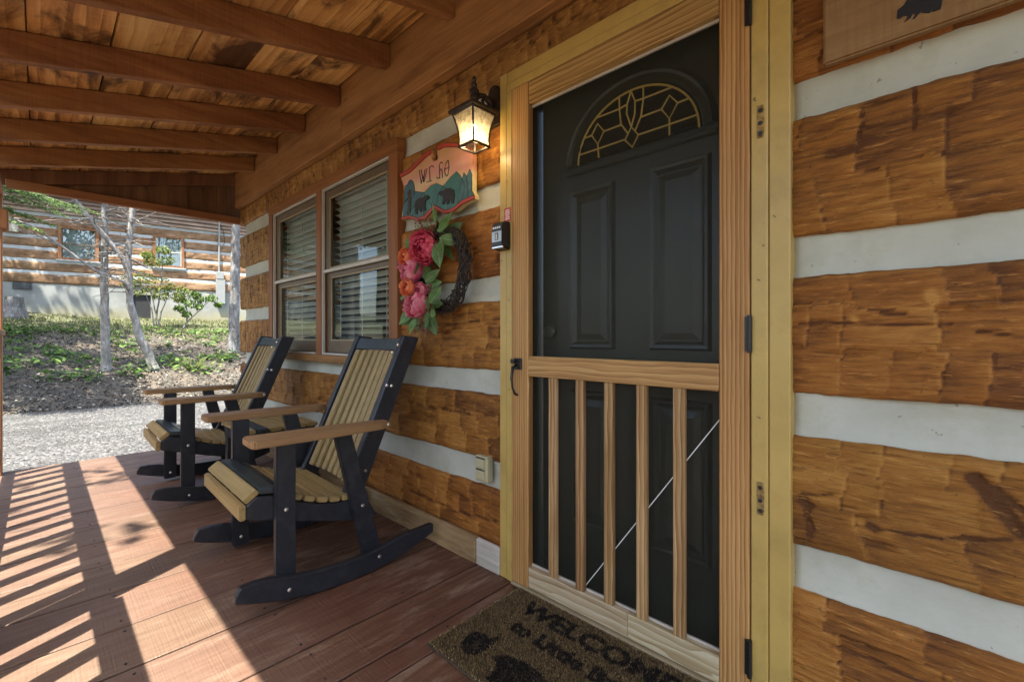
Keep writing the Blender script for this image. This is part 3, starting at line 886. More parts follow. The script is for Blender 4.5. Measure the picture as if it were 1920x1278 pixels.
# gable end
GX = -5.13
box('gable_beam', GX - .045, GX, -1.57, .118, 2.165, 2.232, M['beam'], roof, .004, off=RO)
yy = -1.57
while yy < .10:
    w = random.uniform(.24, .30); y2 = min(yy + w, .119)
    k += 1; gx_ = GX - .062 - .017 * (k % 2); y3 = min(y2 + .02, .119)
    MB().prism([(gx_, yy, 2.19), (gx_, y3, 2.19), (gx_, y3, zb(y3) + .165), (gx_, yy, zb(yy) + .165)], (.016, 0, 0)).build('gable_board', M['gable'], roof, 0, off=RO)
    yy = y2
MB().prism([(GX - .0445, -1.70, zb(-1.7) + .012), (GX - .0445, -.004, zb(-.004) + .012), (GX - .0445, -.004, zb(-.004) + .124), (GX - .0445, -1.70, zb(-1.7) + .124)], (.04, 0, 0)).build('rafter', M['gable'], roof, .002, off=RO)
box('eave_beam', -5.20, 1.30, -1.715, -1.578, 2.082, 2.151, M['beam_x'], roof, .004, off=RO)

pg = 'porch posts along the open edge'
for x, lab in ((-5.105, 'square wooden porch post at the far left corner of the deck'), (-2.215, 'square wooden porch post at the middle of the railing'), (.70, 'square wooden porch post at the near end of the railing')):
    p = thing('porch_post', lab, 'post', (x, -1.655, 0), group=pg)
    box('shaft', -.072, .072, -.071, .071, .001, 2.081, M['post'], p, .006)
    if x < -5: box('collar', -.085, .085, -.085, .103, 1.83, 1.975, M['post'], p, .006)

rg = 'railing sections between the porch posts'
for xa, xb, lab in ((-5.03, -2.289, 'wooden railing section between the far post and the middle post'), (-2.141, .626, 'wooden railing section between the middle post and the near post')):
    xc = (xa + xb) / 2
    t = thing('porch_railing', lab, 'railing', (xc, -1.61, 0), group=rg)
    L = (xb - xa) / 2
    box('top_rail', -L, L, -.045, .045, 1.04, 1.078, M['beam_x'], t, .004)
    box('bottom_rail', -L, L, -.020, .020, .125, .20, M['beam_x'], t, .003)
    me = None
    n = int((2 * L - .1) / .195)
    for k in range(n + 1):
        if me is None:
            o = MB().box(-.033, .033, -.022, .022, 0, .838).build('baluster', M['post'], t, .003); me = o.data
        else:
            o = place('baluster', me, None, t)
        o.location = (-n * .195 / 2 + k * .195, 0, .201)

# ------------------------------------------------------------------ door casing, front door, screen door
cas = thing('door_casing', 'yellow painted casing around the front door', 'door frame', (-.83, -.015, 0))
CO = (-.83, -.015, 0)
Yl = M['yellow']
box('casing', -1.372, -1.330, -.030, .05, .002, 2.150, Yl, cas, .003, off=CO)
box('jamb', -1.329, -1.297, -.034, .10, .002, 2.064, Yl, cas, .003, off=CO)
box('jamb', -.379, -.337, -.034, .10, .002, 2.064, Yl, cas, .003, off=CO)
box('casing', -.336, -.285, -.027, .05, .002, 2.150, Yl, cas, .003, off=CO)
box('head_jamb', -1.329, -.337, -.033, .10, 2.065, 2.098, Yl, cas, .003, off=CO)
box('head_casing', -1.329, -.337, -.029, .05, 2.099, 2.149, Yl, cas, .003, off=CO)
box('sill', -1.296, -.380, -.044, .10, .001, .011, M['sash_lt'], cas, .002, off=CO)
for z in (1.62, .586):
    MB().prism([(-.364, -.0352, z - .045), (-.348, -.0352, z - .045), (-.345, -.0352, z - .03), (-.345, -.0352, z + .03), (-.348, -.0352, z + .045), (-.364, -.0352, z + .045)], (0, .002, 0)).build('old_hinge_mark', paint('chipped_paint', (0.32, 0.20, 0.06), 0.8, 0.4, 60, 0.5, 90), cas, 0, off=CO)
    mk = MB()
    for dz in (-.033, -.005, .030):
        mk.lathe([(.006, -.0385), (.006, -.036)], (-.3545, 0, z + dz), 8, 'Y')
    mk.build('screw', M['blackmetal'], cas, 0, off=CO)
box('interior_side', -1.296, -1.23, .055, .10, .012, 2.064, M['door'], cas, 0, off=CO)
box('interior_head', -1.229, -.38, .088, .1001, 2.0, 2.064, M['door'], cas, 0, off=CO)

fd = thing('entrance_door', 'black panelled front door with an arched leaded window', 'door', (-.80, .08, .012))
FO = (-.80, .08, .012)
D = M['door']
box('slab', -1.207, -.381, .062, .105, .014, 2.05, D, fd, .002, off=FO)


def frame_ring(x0, x1, z0, z1, w, y0, d):
    """mitred, sloped moulding ring on the face y0, proud by d"""
    mb = MB()
    o = [(x0, z0), (x1, z0), (x1, z1), (x0, z1)]
    prof = [(0, 0), (w * .25, d), (w * .6, d * .85), (w, 0.0)]
    for i in range(4):
        rings = []
        for (a, b) in (o[i], o[(i + 1) % 4]):
            sx = 1 if a == x0 else -1; sz = 1 if b == z0 else -1
            rings.append([(a + sx * p, y0 - h, b + sz * p) for p, h in prof] + [(a + sx * w, y0 + .004, b + sz * w), (a, y0 + .004, b)])
        mb.loft(rings)
    return mb


for (x0, x1, z0, z1) in ((-1.066, -.862, .982, 1.604), (-.727, -.518, .984, 1.612), (-1.060, -.863, .302, .822), (-.724, -.516, .300, .823)):
    frame_ring(x0, x1, z0, z1, .030, .062, .016).build('panel_moulding', D, fd, 0, off=FO)
    mb = MB()
    a, b = .036, .058
    rings = [[(x0 + a, .0612, z0 + a), (x1 - a, .0612, z0 + a), (x1 - a, .0612, z1 - a), (x0 + a, .0612, z1 - a)], [(x0 + b, .054, z0 + b), (x1 - b, .054, z0 + b), (x1 - b, .054, z1 - b), (x0 + b, .054, z1 - b)]]
    mb.loft(rings).build('panel', D, fd, 0, off=FO)
# arched light
ac, az = -.789, 1.700


def arc(rx, rz, n=28, a0=0, a1=math.pi, y=.06):
    return [(ac + rx * math.cos(a0 + (a1 - a0) * i / n), y, az + rz * math.sin(a0 + (a1 - a0) * i / n)) for i in range(n + 1)]


pane = MB().prism(arc(.240, .215, y=.0585), (0, .003, 0)).build('fanlight', M['fan_glass'], fd, 0, off=FO)


def arch_band(rx0, rz0, rx1, rz1, y0, h):
    mb = MB(); rings = []
    for i in range(33):
        a = math.pi * i / 32
        ring = []
        for f, hh in ((0, 0.0), (.2, h), (.55, h * .75), (.75, h * .95), (1, 0.0)):
            rx = rx0 + (rx1 - rx0) * f; rz = rz0 + (rz1 - rz0) * f
            ring.append((ac + rx * math.cos(a), y0 - hh, az + rz * math.sin(a)))
        ring += [(ac + rx1 * math.cos(a), y0 + .004, az + rz1 * math.sin(a)), (ac + rx0 * math.cos(a), y0 + .004, az + rz0 * math.sin(a))]
        rings.append(ring)
    return mb.loft(rings)


arch_band(.243, .217, .292, .262, .062, .024).build('arch_moulding', D, fd, 0, off=FO, smooth=False)
box('ledge_moulding', -1.084, -.494, .046, .0615, 1.664, 1.684, D, fd, .005, off=FO)
FAN = [[(-1.021, 1.739), (-.934, 1.739), (-.82, 1.740)], [(-.766, 1.741), (-.654, 1.741), (-.559, 1.742)],
       [(-.82, 1.738), (-.795, 1.777), (-.767, 1.741), (-.791, 1.704), (-.82, 1.738)],
       [(-.962, 1.798), (-.935, 1.835), (-.907, 1.797), (-.934, 1.757), (-.962, 1.798)],
       [(-.682, 1.801), (-.654, 1.838), (-.626, 1.803), (-.654, 1.760), (-.682, 1.801)],
       [(-.998, 1.797), (-.962, 1.798)], [(-.907, 1.797), (-.832, 1.798)], [(-.757, 1.800), (-.682, 1.801)], [(-.626, 1.803), (-.586, 1.804)],
       [(-.943, 1.858), (-.843, 1.858), (-.811, 1.864)], [(-.779, 1.864), (-.749, 1.862), (-.640, 1.862)],
       [(-.843, 1.902), (-.842, 1.857), (-.836, 1.8), (-.809, 1.76)], [(-.749, 1.904), (-.748, 1.862), (-.757, 1.802), (-.781, 1.758)],
       [(-.796, 1.905), (-.811, 1.864), (-.813, 1.83), (-.795, 1.777)], [(-.796, 1.905), (-.78, 1.864), (-.781, 1.82), (-.795, 1.777)],
       [(-.654, 1.760), (-.654, 1.705)], [(-.934, 1.757), (-.93, 1.705)]]
for pl in FAN:
    MB().tube([(x, .0565, z) for x, z in pl], .0031, 5).build('came', M['brass'], pane, 0, off=FO)
MB().tube(arc(.234, .208, y=.0565), .0038, 5).build('came', M['brass'], pane, 0, off=FO)
MB().lathe([(.030, .0), (.030, -.010), (.022, -.016), (.012, -.017)], (-1.165, .0618, 1.05), 16, 'Y').build('deadbolt', D, fd, 0, off=FO, smooth=False)
MB().lathe([(.028, .0), (.028, -.008), (.011, -.012), (.011, -.022), (.024, -.027), (.027, -.032), (.022, -.040), (.01, -.042)], (-1.165, .0618, .90), 16, 'Y').build('door_knob', D, fd, 0, off=FO, smooth=True)

sdr = thing('screen_door', 'pale fir screen door with five lower balusters', 'screen door', (-.838, -.02, .012))
SO = (-.838, -.02, .012)
box('stile', -1.294, -1.2035, -.036, -.004, .013, 2.062, M['fir_v'], sdr, .003, off=SO)
box('stile', -.4635, -.3815, -.036, -.004, .013, 2.062, M['fir_v'], sdr, .003, off=SO)
box('top_rail', -1.203, -.464, -.0355, -.0045, 1.972, 2.062, M['fir_h'], sdr, .003, off=SO)
box('lock_rail', -1.203, -.464, -.0385, -.0045, .871, .951, M['fir_h'], sdr, .003, off=SO)
box('bottom_rail', -1.203, -.760, -.0355, -.0045, .018, .099, M['fir_low'], sdr, .002, off=SO)
box('bottom_rail', -.7592, -.464, -.0355, -.0045, .018, .0985, M['fir_low'], sdr, .002, off=SO)
for x in (-1.082, -.955, -.834, -.710, -.584):
    j = [random.uniform(.2, .4), random.uniform(.55, .7)]
    box('baluster', x - .0185, x + .0185, -.034, -.016, .0995, .8705, M['fir_bal'], sdr, .002, off=SO)
box('screen', -1.203, -.464, -.0085, -.0075, .9515, 1.9715, M['screen'], sdr, 0, off=SO)
box('screen', -1.203, -.464, -.0085, -.0075, .0995, .8705, M['screen'], sdr, 0, off=SO)
box('screen_bead', -1.203, -.464, -.013, -.0055, .0995, .106, M['greyboard'], sdr, 0, off=SO)
box('screen_bead', -1.203, -.464, -.013, -.0055, 1.963, 1.9715, M['greyboard'], sdr, 0, off=SO)
MB().tube([(-.4645, -.0125, .792), (-.952, -.0125, .102)], .0017, 5).build('brace_wire', M['cord'], sdr, 0, off=SO)
hm = MB().box(-.009, .009, -.004, .004, -.048, .048).lathe([(.006, -.052), (.006, .052)], (.004, -.006, 0), 8).build('hinge', M['blackmetal'], sdr, 0)
hm.location = (-.384 - SO[0], -.038 - SO[1], 1.038 - SO[2])
for z in (.138, 1.945):
    h2 = place('hinge', hm.data, None, sdr, loc=(-.384 - SO[0], -.038 - SO[1], z - SO[2]))
hd = box('handle', -1.276, -1.236, -.043, -.036, .895, .942, M['blackmetal'], sdr, .002, off=SO)
MB().tube([(-1.262, -.043, .915), (-1.264, -.062, .905), (-1.264, -.070, .86), (-1.262, -.066, .82), (-1.262, -.052, .795), (-1.262, -.037, .79)], [.006, .007, .006, .005, .005, .005], 8).build('pull', M['blackmetal'], hd, 0, off=(-1.256, -.0395, .9185), smooth=True)
MB().lathe([(.008, 0), (.009, -.012), (.010, -.022), (.007, -.024)], (-1.267, -.043, .930), 10, 'Y').build('thumb_button', M['blackmetal'], hd, 0, off=(-1.256, -.0395, .9185))

# ------------------------------------------------------------------ window
win = thing('double_window', 'brown framed pair of sash windows with white blinds behind the rocking chairs', 'window', (-3.19, 0, .85))
WO = (-3.19, 0, .85)
X0, X1 = -4.203, -2.180
box('frame_head', X0, X1, -.030, .06, 2.066, 2.140, M['trim_x'], win, .003, off=WO)
box('frame_jamb', X0, -4.119, -.028, .06, .905, 2.0655, M['trim_z'], win, .003, off=WO)
box('frame_jamb', -2.270, X1, -.028, .06, .905, 2.0655, M['trim_z'], win, .003, off=WO)
box('mullion', -3.246, -3.166, -.026, .06, .905, 2.0655, M['trim_z'], win, .003, off=WO)
box('sill', X0, X1, -.034, .06, .852, .904, M['sill'], win, .004, off=WO)
blind_me = None
for (a, b) in ((-4.118, -3.247), (-3.165, -2.271)):
    bd = MB()
    t = .011
    for q in ((a, a + t, .906, 2.065), (b - t, b, .906, 2.065), (a + t, b - t, .906, .906 + t), (a + t, b - t, 2.065 - t, 2.065)):
        bd.box(q[0], q[1], -.018, .0, q[2], q[3])
    bd.build('storm_frame', M['white_trim'], win, 0, off=WO)
    a2, b2 = a + t + .001, b - t - .001
    for nm, z0, z1, y0, lo_ in (('upper_sash', 1.478, 2.052, .004, .03), ('lower_sash', .918, 1.4775, .014, .085)):
        st = .052
        s_ = MB()
        s_.box(a2, a2 + st, y0, y0 + .03, z0, z1); s_.box(b2 - st, b2, y0, y0 + .03, z0, z1)
        s_.box(a2 + st, b2 - st, y0 + .0005, y0 + .03, z1 - (.05 if nm == 'upper_sash' else .03), z1)
        s_.box(a2 + st, b2 - st, y0 + .0005, y0 + .03, z0, z0 + lo_)
        so_ = s_.build(nm, M['sash'], win, .002, off=WO)
        g0, g1 = a2 + st, b2 - st
        h0, h1 = z0 + lo_, z1 - (.05 if nm == 'upper_sash' else .03)
        bead = MB(); q = .008
        for e in ((g0, g0 + q, h0, h1), (g1 - q, g1, h0, h1), (g0 + q, g1 - q, h0, h0 + q), (g0 + q, g1 - q, h1 - q, h1)):
            bead.box(e[0], e[1], y0 + .004, y0 + .012, e[2], e[3])
        bead.build('glazing_bead', M['sash_lt'], so_, 0, off=WO)
        box('pane', g0 + .0005, g1 - .0005, y0 + .014, y0 + .017, h0, h1, M['glass'], so_, 0, off=WO)
    box('meeting_rail', a + .0115, b - .0115, -.012, .0035, 1.478, 1.500, M['white_trim'], win, .002, off=WO)
    bl = box('blind', a + .04, b - .04, .060, .10, 2.0, 2.05, M['blind'], win, .003, off=WO)
    bc = ((a + b) / 2, .08, 2.025)
    w = (b - a) / 2 - .045
    sm = MB(); c5 = [(-.024, -.004), (-.01, .0015), (.01, .0015), (.024, -.004)]
    sm.loft([[(x, y, z) for y, z in c5] + [(x, y, z - .0016) for y, z in reversed(c5)] for x in (-w, w)])
    first = None
    z = 1.975
    while z > .955:
        if first is None:
            first = sm.build('slat', M['blind'], bl, 0); o = first
        else: o = place('slat', first.data, None, bl)
        o.location = (random.uniform(-.003, .003), 0, z - bc[2]); o.rotation_euler = (R(-24 + random.uniform(-4, 4)), random.uniform(-.003, .003), 0)
        z -= .0455
    for cx in (-.3, 0, .3):
        MB().box(cx - .002, cx + .002, -.030, -.028, -1.08, 0).build('ladder_cord', M['cord'], bl, 0)
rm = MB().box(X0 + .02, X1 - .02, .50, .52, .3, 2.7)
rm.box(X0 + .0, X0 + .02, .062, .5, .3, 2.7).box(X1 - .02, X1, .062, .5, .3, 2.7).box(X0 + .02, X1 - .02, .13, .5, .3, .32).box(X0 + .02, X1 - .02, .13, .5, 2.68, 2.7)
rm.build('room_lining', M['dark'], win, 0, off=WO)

# ------------------------------------------------------------------ lantern
lx, ly = -1.425, -.130
lan = thing('wall_lantern', 'lit bronze coach lantern on the log wall beside the door', 'lantern', (lx, -.01, 2.04))
LO = (lx, -.01, 2.04)
Lm = M['lantern']
pl = MB().prism([(lx - .038, .004, 1.955), (lx + .038, .004, 1.955), (lx + .038, .004, 2.10), (lx + .022, .004, 2.13), (lx, .004, 2.14), (lx - .022, .004, 2.13), (lx - .038, .004, 2.10)], (0, -.024, 0))
pl.build('wall_plate', Lm, lan, .004, off=LO)
MB().tube([(lx, -.02, 2.03), (lx, -.045, 2.058), (lx, -.075, 2.068), (lx, -.105, 2.058), (lx, ly, 2.030)], [.017, .014, .012, .012, .014], 8).build('arm', Lm, lan, 0, smooth=True, off=LO)
MB().tube([(lx, -.02, 1.985), (lx, -.05, 1.99), (lx, -.07, 2.02), (lx, -.085, 2.05)], [.008, .007, .007, .006], 6).build('scroll', Lm, lan, 0, smooth=True, off=LO)
MB().lathe([(.026, 1.997), (.020, 2.012), (.013, 2.024), (.018, 2.035), (.018, 2.045), (.011, 2.053), (.021, 2.063), (.021, 2.070), (.010, 2.080), (.013, 2.090), (.013, 2.098), (.006, 2.106), (.010, 2.115), (.008, 2.124), (.002, 2.132)], (lx, ly, 0), 14).build('finial', Lm, lan, 0, off=LO, smooth=False)


def sq(h, z): return [(lx - h, ly - h, z), (lx + h, ly - h, z), (lx + h, ly + h, z), (lx - h, ly + h, z)]


MB().loft([sq(.074, 1.968), sq(.078, 1.972), sq(.078, 1.982), (sq(.068, 1.985)), sq(.050, 1.993), sq(.022, 1.999)]).build('cap', Lm, lan, 0, off=LO)
cage = MB()
prof = [(.064, 1.968), (.058, 1.945), (.050, 1.915), (.045, 1.885), (.0435, 1.855), (.045, 1.834)]
for sx in (-1, 1):
    for sy in (-1, 1):
        cage.tube([(lx + sx * h, ly + sy * h, z) for h, z in prof], .0048, 5)
for z, h, r in ((1.966, .064, .006), (1.832, .046, .0062)):
    c4 = sq(h, z)
    for i in range(4): cage.tube([c4[i], c4[(i + 1) % 4]], r, 5)
for sx, sy in ((0, -1), (1, 0), (-1, 0), (0, 1)):
    pass
cage.build('cage', Lm, lan, 0, off=LO)
for (sx, sy) in ((0, -1), (1, 0), (0, 1), (-1, 0)):
    rings = []
    mb = MB()
    vs = []
    for h, z in prof:
        if sx == 0: vs += [(lx - h, ly + sy * h, z), (lx + h, ly + sy * h, z)]
        else: vs += [(lx + sx * h, ly - h, z), (lx + sx * h, ly + h, z)]
    mb.add(vs, [(2 * i, 2 * i + 1, 2 * i + 3, 2 * i + 2) for i in range(len(prof) - 1)])
    mb.build('pane', M['lamp_glass'], lan, 0, off=LO)
MB().tube([(lx, ly, 1.97), (lx, ly, 1.925)], .012, 8).build('socket', M['cord'], lan, 0, off=LO)
MB().lathe([(.006, 1.924), (.012, 1.915), (.0165, 1.895), (.016, 1.878), (.010, 1.864), (.003, 1.858)], (lx, ly, 0), 12).build('bulb', M['bulb'], lan, 0, smooth=True, off=LO)
pl_ = bpy.data.lights.new('lantern_light', 'POINT'); pl_.energy = 0.42; pl_.color = (1.0, 0.70, 0.36); pl_.shadow_soft_size = .02
plo = bpy.data.objects.new('lantern_light', pl_); COL.objects.link(plo); plo.parent = lan; plo.location = (0, ly - LO[1], 1.850 - LO[2])

# ------------------------------------------------------------------ carved sign
SIGN = {
 'outline': [(-2.129, 1.913), (-2.047, 1.917), (-1.963, 1.938), (-1.9, 1.959), (-1.846, 1.965), (-1.84, 1.943), (-1.849, 1.931), (-1.843, 1.915), (-1.823, 1.904), (-1.8, 1.903), (-1.793, 1.914), (-1.8, 1.933), (-1.797, 1.964), (-1.754, 1.97), (-1.689, 1.953), (-1.626, 1.932), (-1.58, 1.906), (-1.538, 1.881), (-1.537, 1.787), (-1.538, 1.694), (-1.521, 1.668), (-1.521, 1.653), (-1.605, 1.644), (-1.662, 1.624), (-1.721, 1.622), (-1.754, 1.633), (-1.814, 1.667), (-1.846, 1.649), (-1.888, 1.629), (-1.956, 1.627), (-2.027, 1.656), (-2.108, 1.66), (-2.115, 1.676), (-2.094, 1.753), (-2.094, 1.845), (-2.118, 1.885)],
 'redtop1': [(-2.129, 1.913), (-2.047, 1.917), (-1.963, 1.938), (-1.9, 1.959), (-1.846, 1.965), (-1.843, 1.947), (-1.894, 1.94), (-1.953, 1.921), (-2.037, 1.898), (-2.118, 1.893)],
 'redtop2': [(-1.797, 1.964), (-1.754, 1.97), (-1.689, 1.953), (-1.626, 1.932), (-1.58, 1.906), (-1.538, 1.881), (-1.538, 1.866), (-1.585, 1.891), (-1.628, 1.916), (-1.689, 1.934), (-1.749, 1.95), (-1.785, 1.946)],
 'redbot': [(-1.521, 1.668), (-1.521, 1.653), (-1.605, 1.644), (-1.662, 1.624), (-1.721, 1.622), (-1.754, 1.633), (-1.814, 1.667), (-1.846, 1.649), (-1.888, 1.629), (-1.956, 1.627), (-2.027, 1.656), (-2.108, 1.66), (-2.107, 1.675), (-2.027, 1.671), (-1.963, 1.645), (-1.9, 1.646), (-1.858, 1.665), (-1.816, 1.683), (-1.749, 1.649), (-1.71, 1.638), (-1.662, 1.642), (-1.605, 1.661)],
 'hill0': [(-2.094, 1.753), (-1.991, 1.791), (-1.913, 1.768), (-1.9, 1.764), (-1.907, 1.647), (-1.963, 1.645), (-2.027, 1.671), (-2.107, 1.677)],
 'hill1': [(-2.047, 1.677), (-1.982, 1.726), (-1.931, 1.752), (-1.888, 1.772), (-1.846, 1.788), (-1.8, 1.787), (-1.749, 1.762), (-1.71, 1.729), (-1.71, 1.638), (-1.749, 1.649), (-1.816, 1.683), (-1.858, 1.665), (-1.9, 1.646), (-1.963, 1.645), (-2.027, 1.671)],
 'hill2': [(-1.788, 1.732), (-1.743, 1.764), (-1.689, 1.792), (-1.647, 1.807), (-1.631, 1.793), (-1.605, 1.762), (-1.585, 1.727), (-1.605, 1.661), (-1.662, 1.642), (-1.71, 1.638), (-1.749, 1.649), (-1.8, 1.677)],
 'pine1': [(-1.641, 1.657), (-1.626, 1.703), (-1.61, 1.753), (-1.593, 1.788), (-1.57, 1.763), (-1.575, 1.751), (-1.56, 1.728), (-1.568, 1.717), (-1.558, 1.698), (-1.568, 1.681), (-1.56, 1.667)],
 'pine2': [(-1.57, 1.724), (-1.57, 1.769), (-1.554, 1.795), (-1.538, 1.768), (-1.538, 1.694), (-1.521, 1.668), (-1.56, 1.666), (-1.565, 1.69)],
 'treeL': [(-2.054, 1.839), (-2.04, 1.855), (-2.024, 1.86), (-2.006, 1.847), (-1.995, 1.822), (-1.991, 1.791), (-1.998, 1.767), (-2.021, 1.768), (-2.031, 1.685), (-2.06, 1.685), (-2.044, 1.705), (-2.05, 1.767), (-2.084, 1.751), (-2.089, 1.782), (-2.087, 1.82), (-2.074, 1.84)],
 'trunkL': [(-2.054, 1.798), (-2.037, 1.813), (-2.017, 1.801), (-2.026, 1.769), (-2.029, 1.685), (-2.057, 1.686), (-2.044, 1.705), (-2.048, 1.766)],
 'bear1': [(-1.982, 1.67), (-1.985, 1.708), (-1.975, 1.736), (-1.95, 1.744), (-1.913, 1.741), (-1.894, 1.747), (-1.873, 1.745), (-1.858, 1.735), (-1.864, 1.725), (-1.888, 1.723), (-1.894, 1.705), (-1.891, 1.672), (-1.91, 1.67), (-1.919, 1.695), (-1.931, 1.694), (-1.925, 1.673), (-1.944, 1.674), (-1.953, 1.695), (-1.963, 1.691), (-1.963, 1.665)],
 'bear2': [(-1.781, 1.731), (-1.771, 1.741), (-1.743, 1.738), (-1.721, 1.743), (-1.689, 1.738), (-1.665, 1.725), (-1.658, 1.7), (-1.665, 1.662), (-1.683, 1.664), (-1.683, 1.682), (-1.697, 1.683), (-1.702, 1.666), (-1.721, 1.668), (-1.716, 1.682), (-1.732, 1.682), (-1.741, 1.67), (-1.754, 1.675), (-1.746, 1.695), (-1.749, 1.711), (-1.771, 1.72)]}
STROKES = [[(-1.95, 1.892), (-1.933, 1.817)], [(-1.933, 1.817), (-1.919, 1.855)], [(-1.919, 1.855), (-1.908, 1.82)], [(-1.908, 1.82), (-1.883, 1.883)], [(-1.934, 1.89), (-1.919, 1.841)], [(-1.916, 1.822), (-1.9, 1.883)],
           [(-1.861, 1.884), (-1.858, 1.81)], [(-1.885, 1.813), (-1.843, 1.812)], [(-1.861, 1.88), (-1.846, 1.887), (-1.832, 1.882), (-1.83, 1.874)],
           [(-1.777, 1.81), (-1.794, 1.81), (-1.803, 1.82)], [(-1.777, 1.806), (-1.781, 1.874)], [(-1.781, 1.863), (-1.777, 1.88), (-1.766, 1.884), (-1.754, 1.875)], [(-1.78, 1.845), (-1.766, 1.851), (-1.759, 1.837), (-1.757, 1.805)],
           [(-1.713, 1.878), (-1.729, 1.87), (-1.739, 1.845), (-1.735, 1.817), (-1.724, 1.804), (-1.713, 1.811), (-1.706, 1.837), (-1.708, 1.865), (-1.713, 1.878)], [(-1.738, 1.843), (-1.706, 1.842)],
           [(-1.858, 1.706), (-1.84, 1.683), (-1.835, 1.71)], [(-1.84, 1.683), (-1.823, 1.692)]]
sg = thing('carved_sign', 'carved wooden sign with two bears hung above the wreath', 'sign', (-1.82, -.02, 1.80))
GO = (-1.82, -.02, 1.80)


def sign_sky():
    m, nt, bs, out = new_mat('sunset_paint'); n = N(nt)
    co = n.coord(); s = n.sep(co)
    f = n.math('ADD', n.math('MULTIPLY', s[2], 3.2), n.math('MULTIPLY', n.math('SUBTRACT', n.noise(n.mapping(co, (6, 1, 16)), 1, 3), .5), .9))
    c = n.ramp(n.math('ADD', f, .42), [(.30, (.60, .50, .24)), (.45, (.58, .34, .20)), (.58, (.58, .25, .20)), (.72, (.52, .27, .13)), (.95, (.46, .24, .10))])
    n._in(bs.inputs['Base Color'], c); bs.inputs['Roughness'].default_value = .45
    return m


red = paint('red_paint', (.42, .050, .028), .45, .1, bump=.05)
teal = paint('teal_paint', (.055, .17, .15), .45, .25, 14, .05)
teal2 = paint('blue_green_paint', (.05, .125, .14), .45, .2, 20, .05)
blk = paint('bear_paint', (.018, .013, .011), .5, .3, 60, .3, 200)
brn = paint('trunk_paint', (.06, .035, .022), .5, .3, 60, .1)


def poly(name, pts, y, th, mat, parent, off, bevel=0):
    return MB().prism([(x, y, z) for x, z in pts], (0, th, 0)).build(name, mat, parent, bevel, off=off)


poly('board', SIGN['outline'], -.040, .026, sign_sky(), sg, GO)
for k, nm, y, m_ in (('hill0', 'painted_hill', -.0408, teal2), ('hill1', 'painted_hill', -.0418, teal), ('hill2', 'painted_hill', -.0428, teal), ('pine2', 'painted_pine', -.0434, teal2), ('pine1', 'painted_pine', -.0440, teal2), ('treeL', 'painted_tree', -.0436, teal2), ('trunkL', 'painted_trunk', -.0444, brn),
                     ('bear1', 'painted_bear', -.0470, blk), ('bear2', 'painted_bear', -.0476, blk), ('redtop1', 'red_edge', -.0462, red), ('redtop2', 'red_edge', -.0462, red), ('redbot', 'red_edge', -.0466, red)):
    poly(nm, SIGN[k], y, -y - .0395 if False else (abs(y) - .0392), m_, sg, GO)
ol = MB()
for k in ('hill0', 'hill1', 'hill2', 'pine1', 'pine2', 'treeL', 'redbot', 'redtop1', 'redtop2'):
    yy_ = -.0478 if k.startswith('red') else -.0446
    p_ = [(x, yy_, z) for x, z in SIGN[k]]
    ol.tube(p_ + [p_[0]], .0009, 4)
ol.build('carved_outline', blk, sg, 0, off=GO)
for pl in STROKES:
    MB().tube([(x, -.0412, z) for x, z in pl], .0021, 5).build('carved_stroke', blk, sg, 0, off=GO)

# ------------------------------------------------------------------ wreath
wr = thing('flower_wreath', 'grapevine wreath with pink peonies hanging below the carved sign', 'wreath', (-1.745, -.02, 1.355))
vine = paint('grapevine', (.036, .026, .019), .75, .5, 40, .4, 120)
mb = MB()
for k in range(34):
    ph = random.uniform(0, 6.28); rr = random.uniform(.014, .036); tw = random.choice([3, 4, 5, -3, -4, 6])
    base = random.uniform(-.004, .004); q = random.uniform(.0022, .0042); a0 = random.uniform(0, 6.28); span = random.uniform(3.5, 6.28)
    pts = []
    for i in range(40):
        a = a0 + span * i / 39
        r0 = .178 + base + rr * math.cos(tw * a + ph) + random.uniform(-.002, .002)
        pts.append((r0 * math.cos(a), -.034 + rr * .85 * math.sin(tw * a + ph), r0 * 1.02 * math.sin(a)))
    mb.tube(pts, q, 4)
for k in range(60):
    a = random.uniform(0, 6.28); r0 = random.choice([.148, .208]); d = random.uniform(-1.2, 1.2)
    p = (r0 * math.cos(a), -.045, r0 * math.sin(a))
    mb.tube([p, (p[0] + .03 * math.cos(a + d), p[1] - random.uniform(-.01, .02), p[2] + .03 * math.sin(a + d))], [.0018, .001], 3)
mb.build('vine_ring', vine, wr, 0)


def petal_mat(name, a, b, c):
    m, nt, bs, out = new_mat(name); n = N(nt)
    f = n.math('ADD', n.math('MULTIPLY', n.noise(n.coord(), 28, 3, .6), .6), n.math('MULTIPLY', n.attr('tone'), .5))
    col = n.ramp(f, [(.25, a), (.5, b), (.8, c)])
    n._in(bs.inputs['Base Color'], col); bs.inputs['Roughness'].default_value = .6
    tr = n.node('ShaderNodeBsdfTranslucent'); n._in(tr.inputs[0], col)
    mx = n.node('ShaderNodeMixShader'); mx.inputs[0].default_value = .3
    nt.links.new(bs.outputs[0], mx.inputs[1]); nt.links.new(tr.outputs[0], mx.inputs[2]); nt.links.new(mx.outputs[0], out.inputs[0])
    return m


pink_d = petal_mat('deep_pink_petal', (.48, .014, .075), (.74, .055, .16), (.86, .24, .30))
pink_m = petal_mat('pink_petal', (.58, .045, .15), (.78, .15, .27), (.88, .45, .48))
coral = petal_mat('coral_petal', (.62, .10, .02), (.80, .20, .07), (.90, .40, .20))
blush = petal_mat('blush_petal', (.60, .20, .20), (.75, .38, .34), (.85, .55, .48))


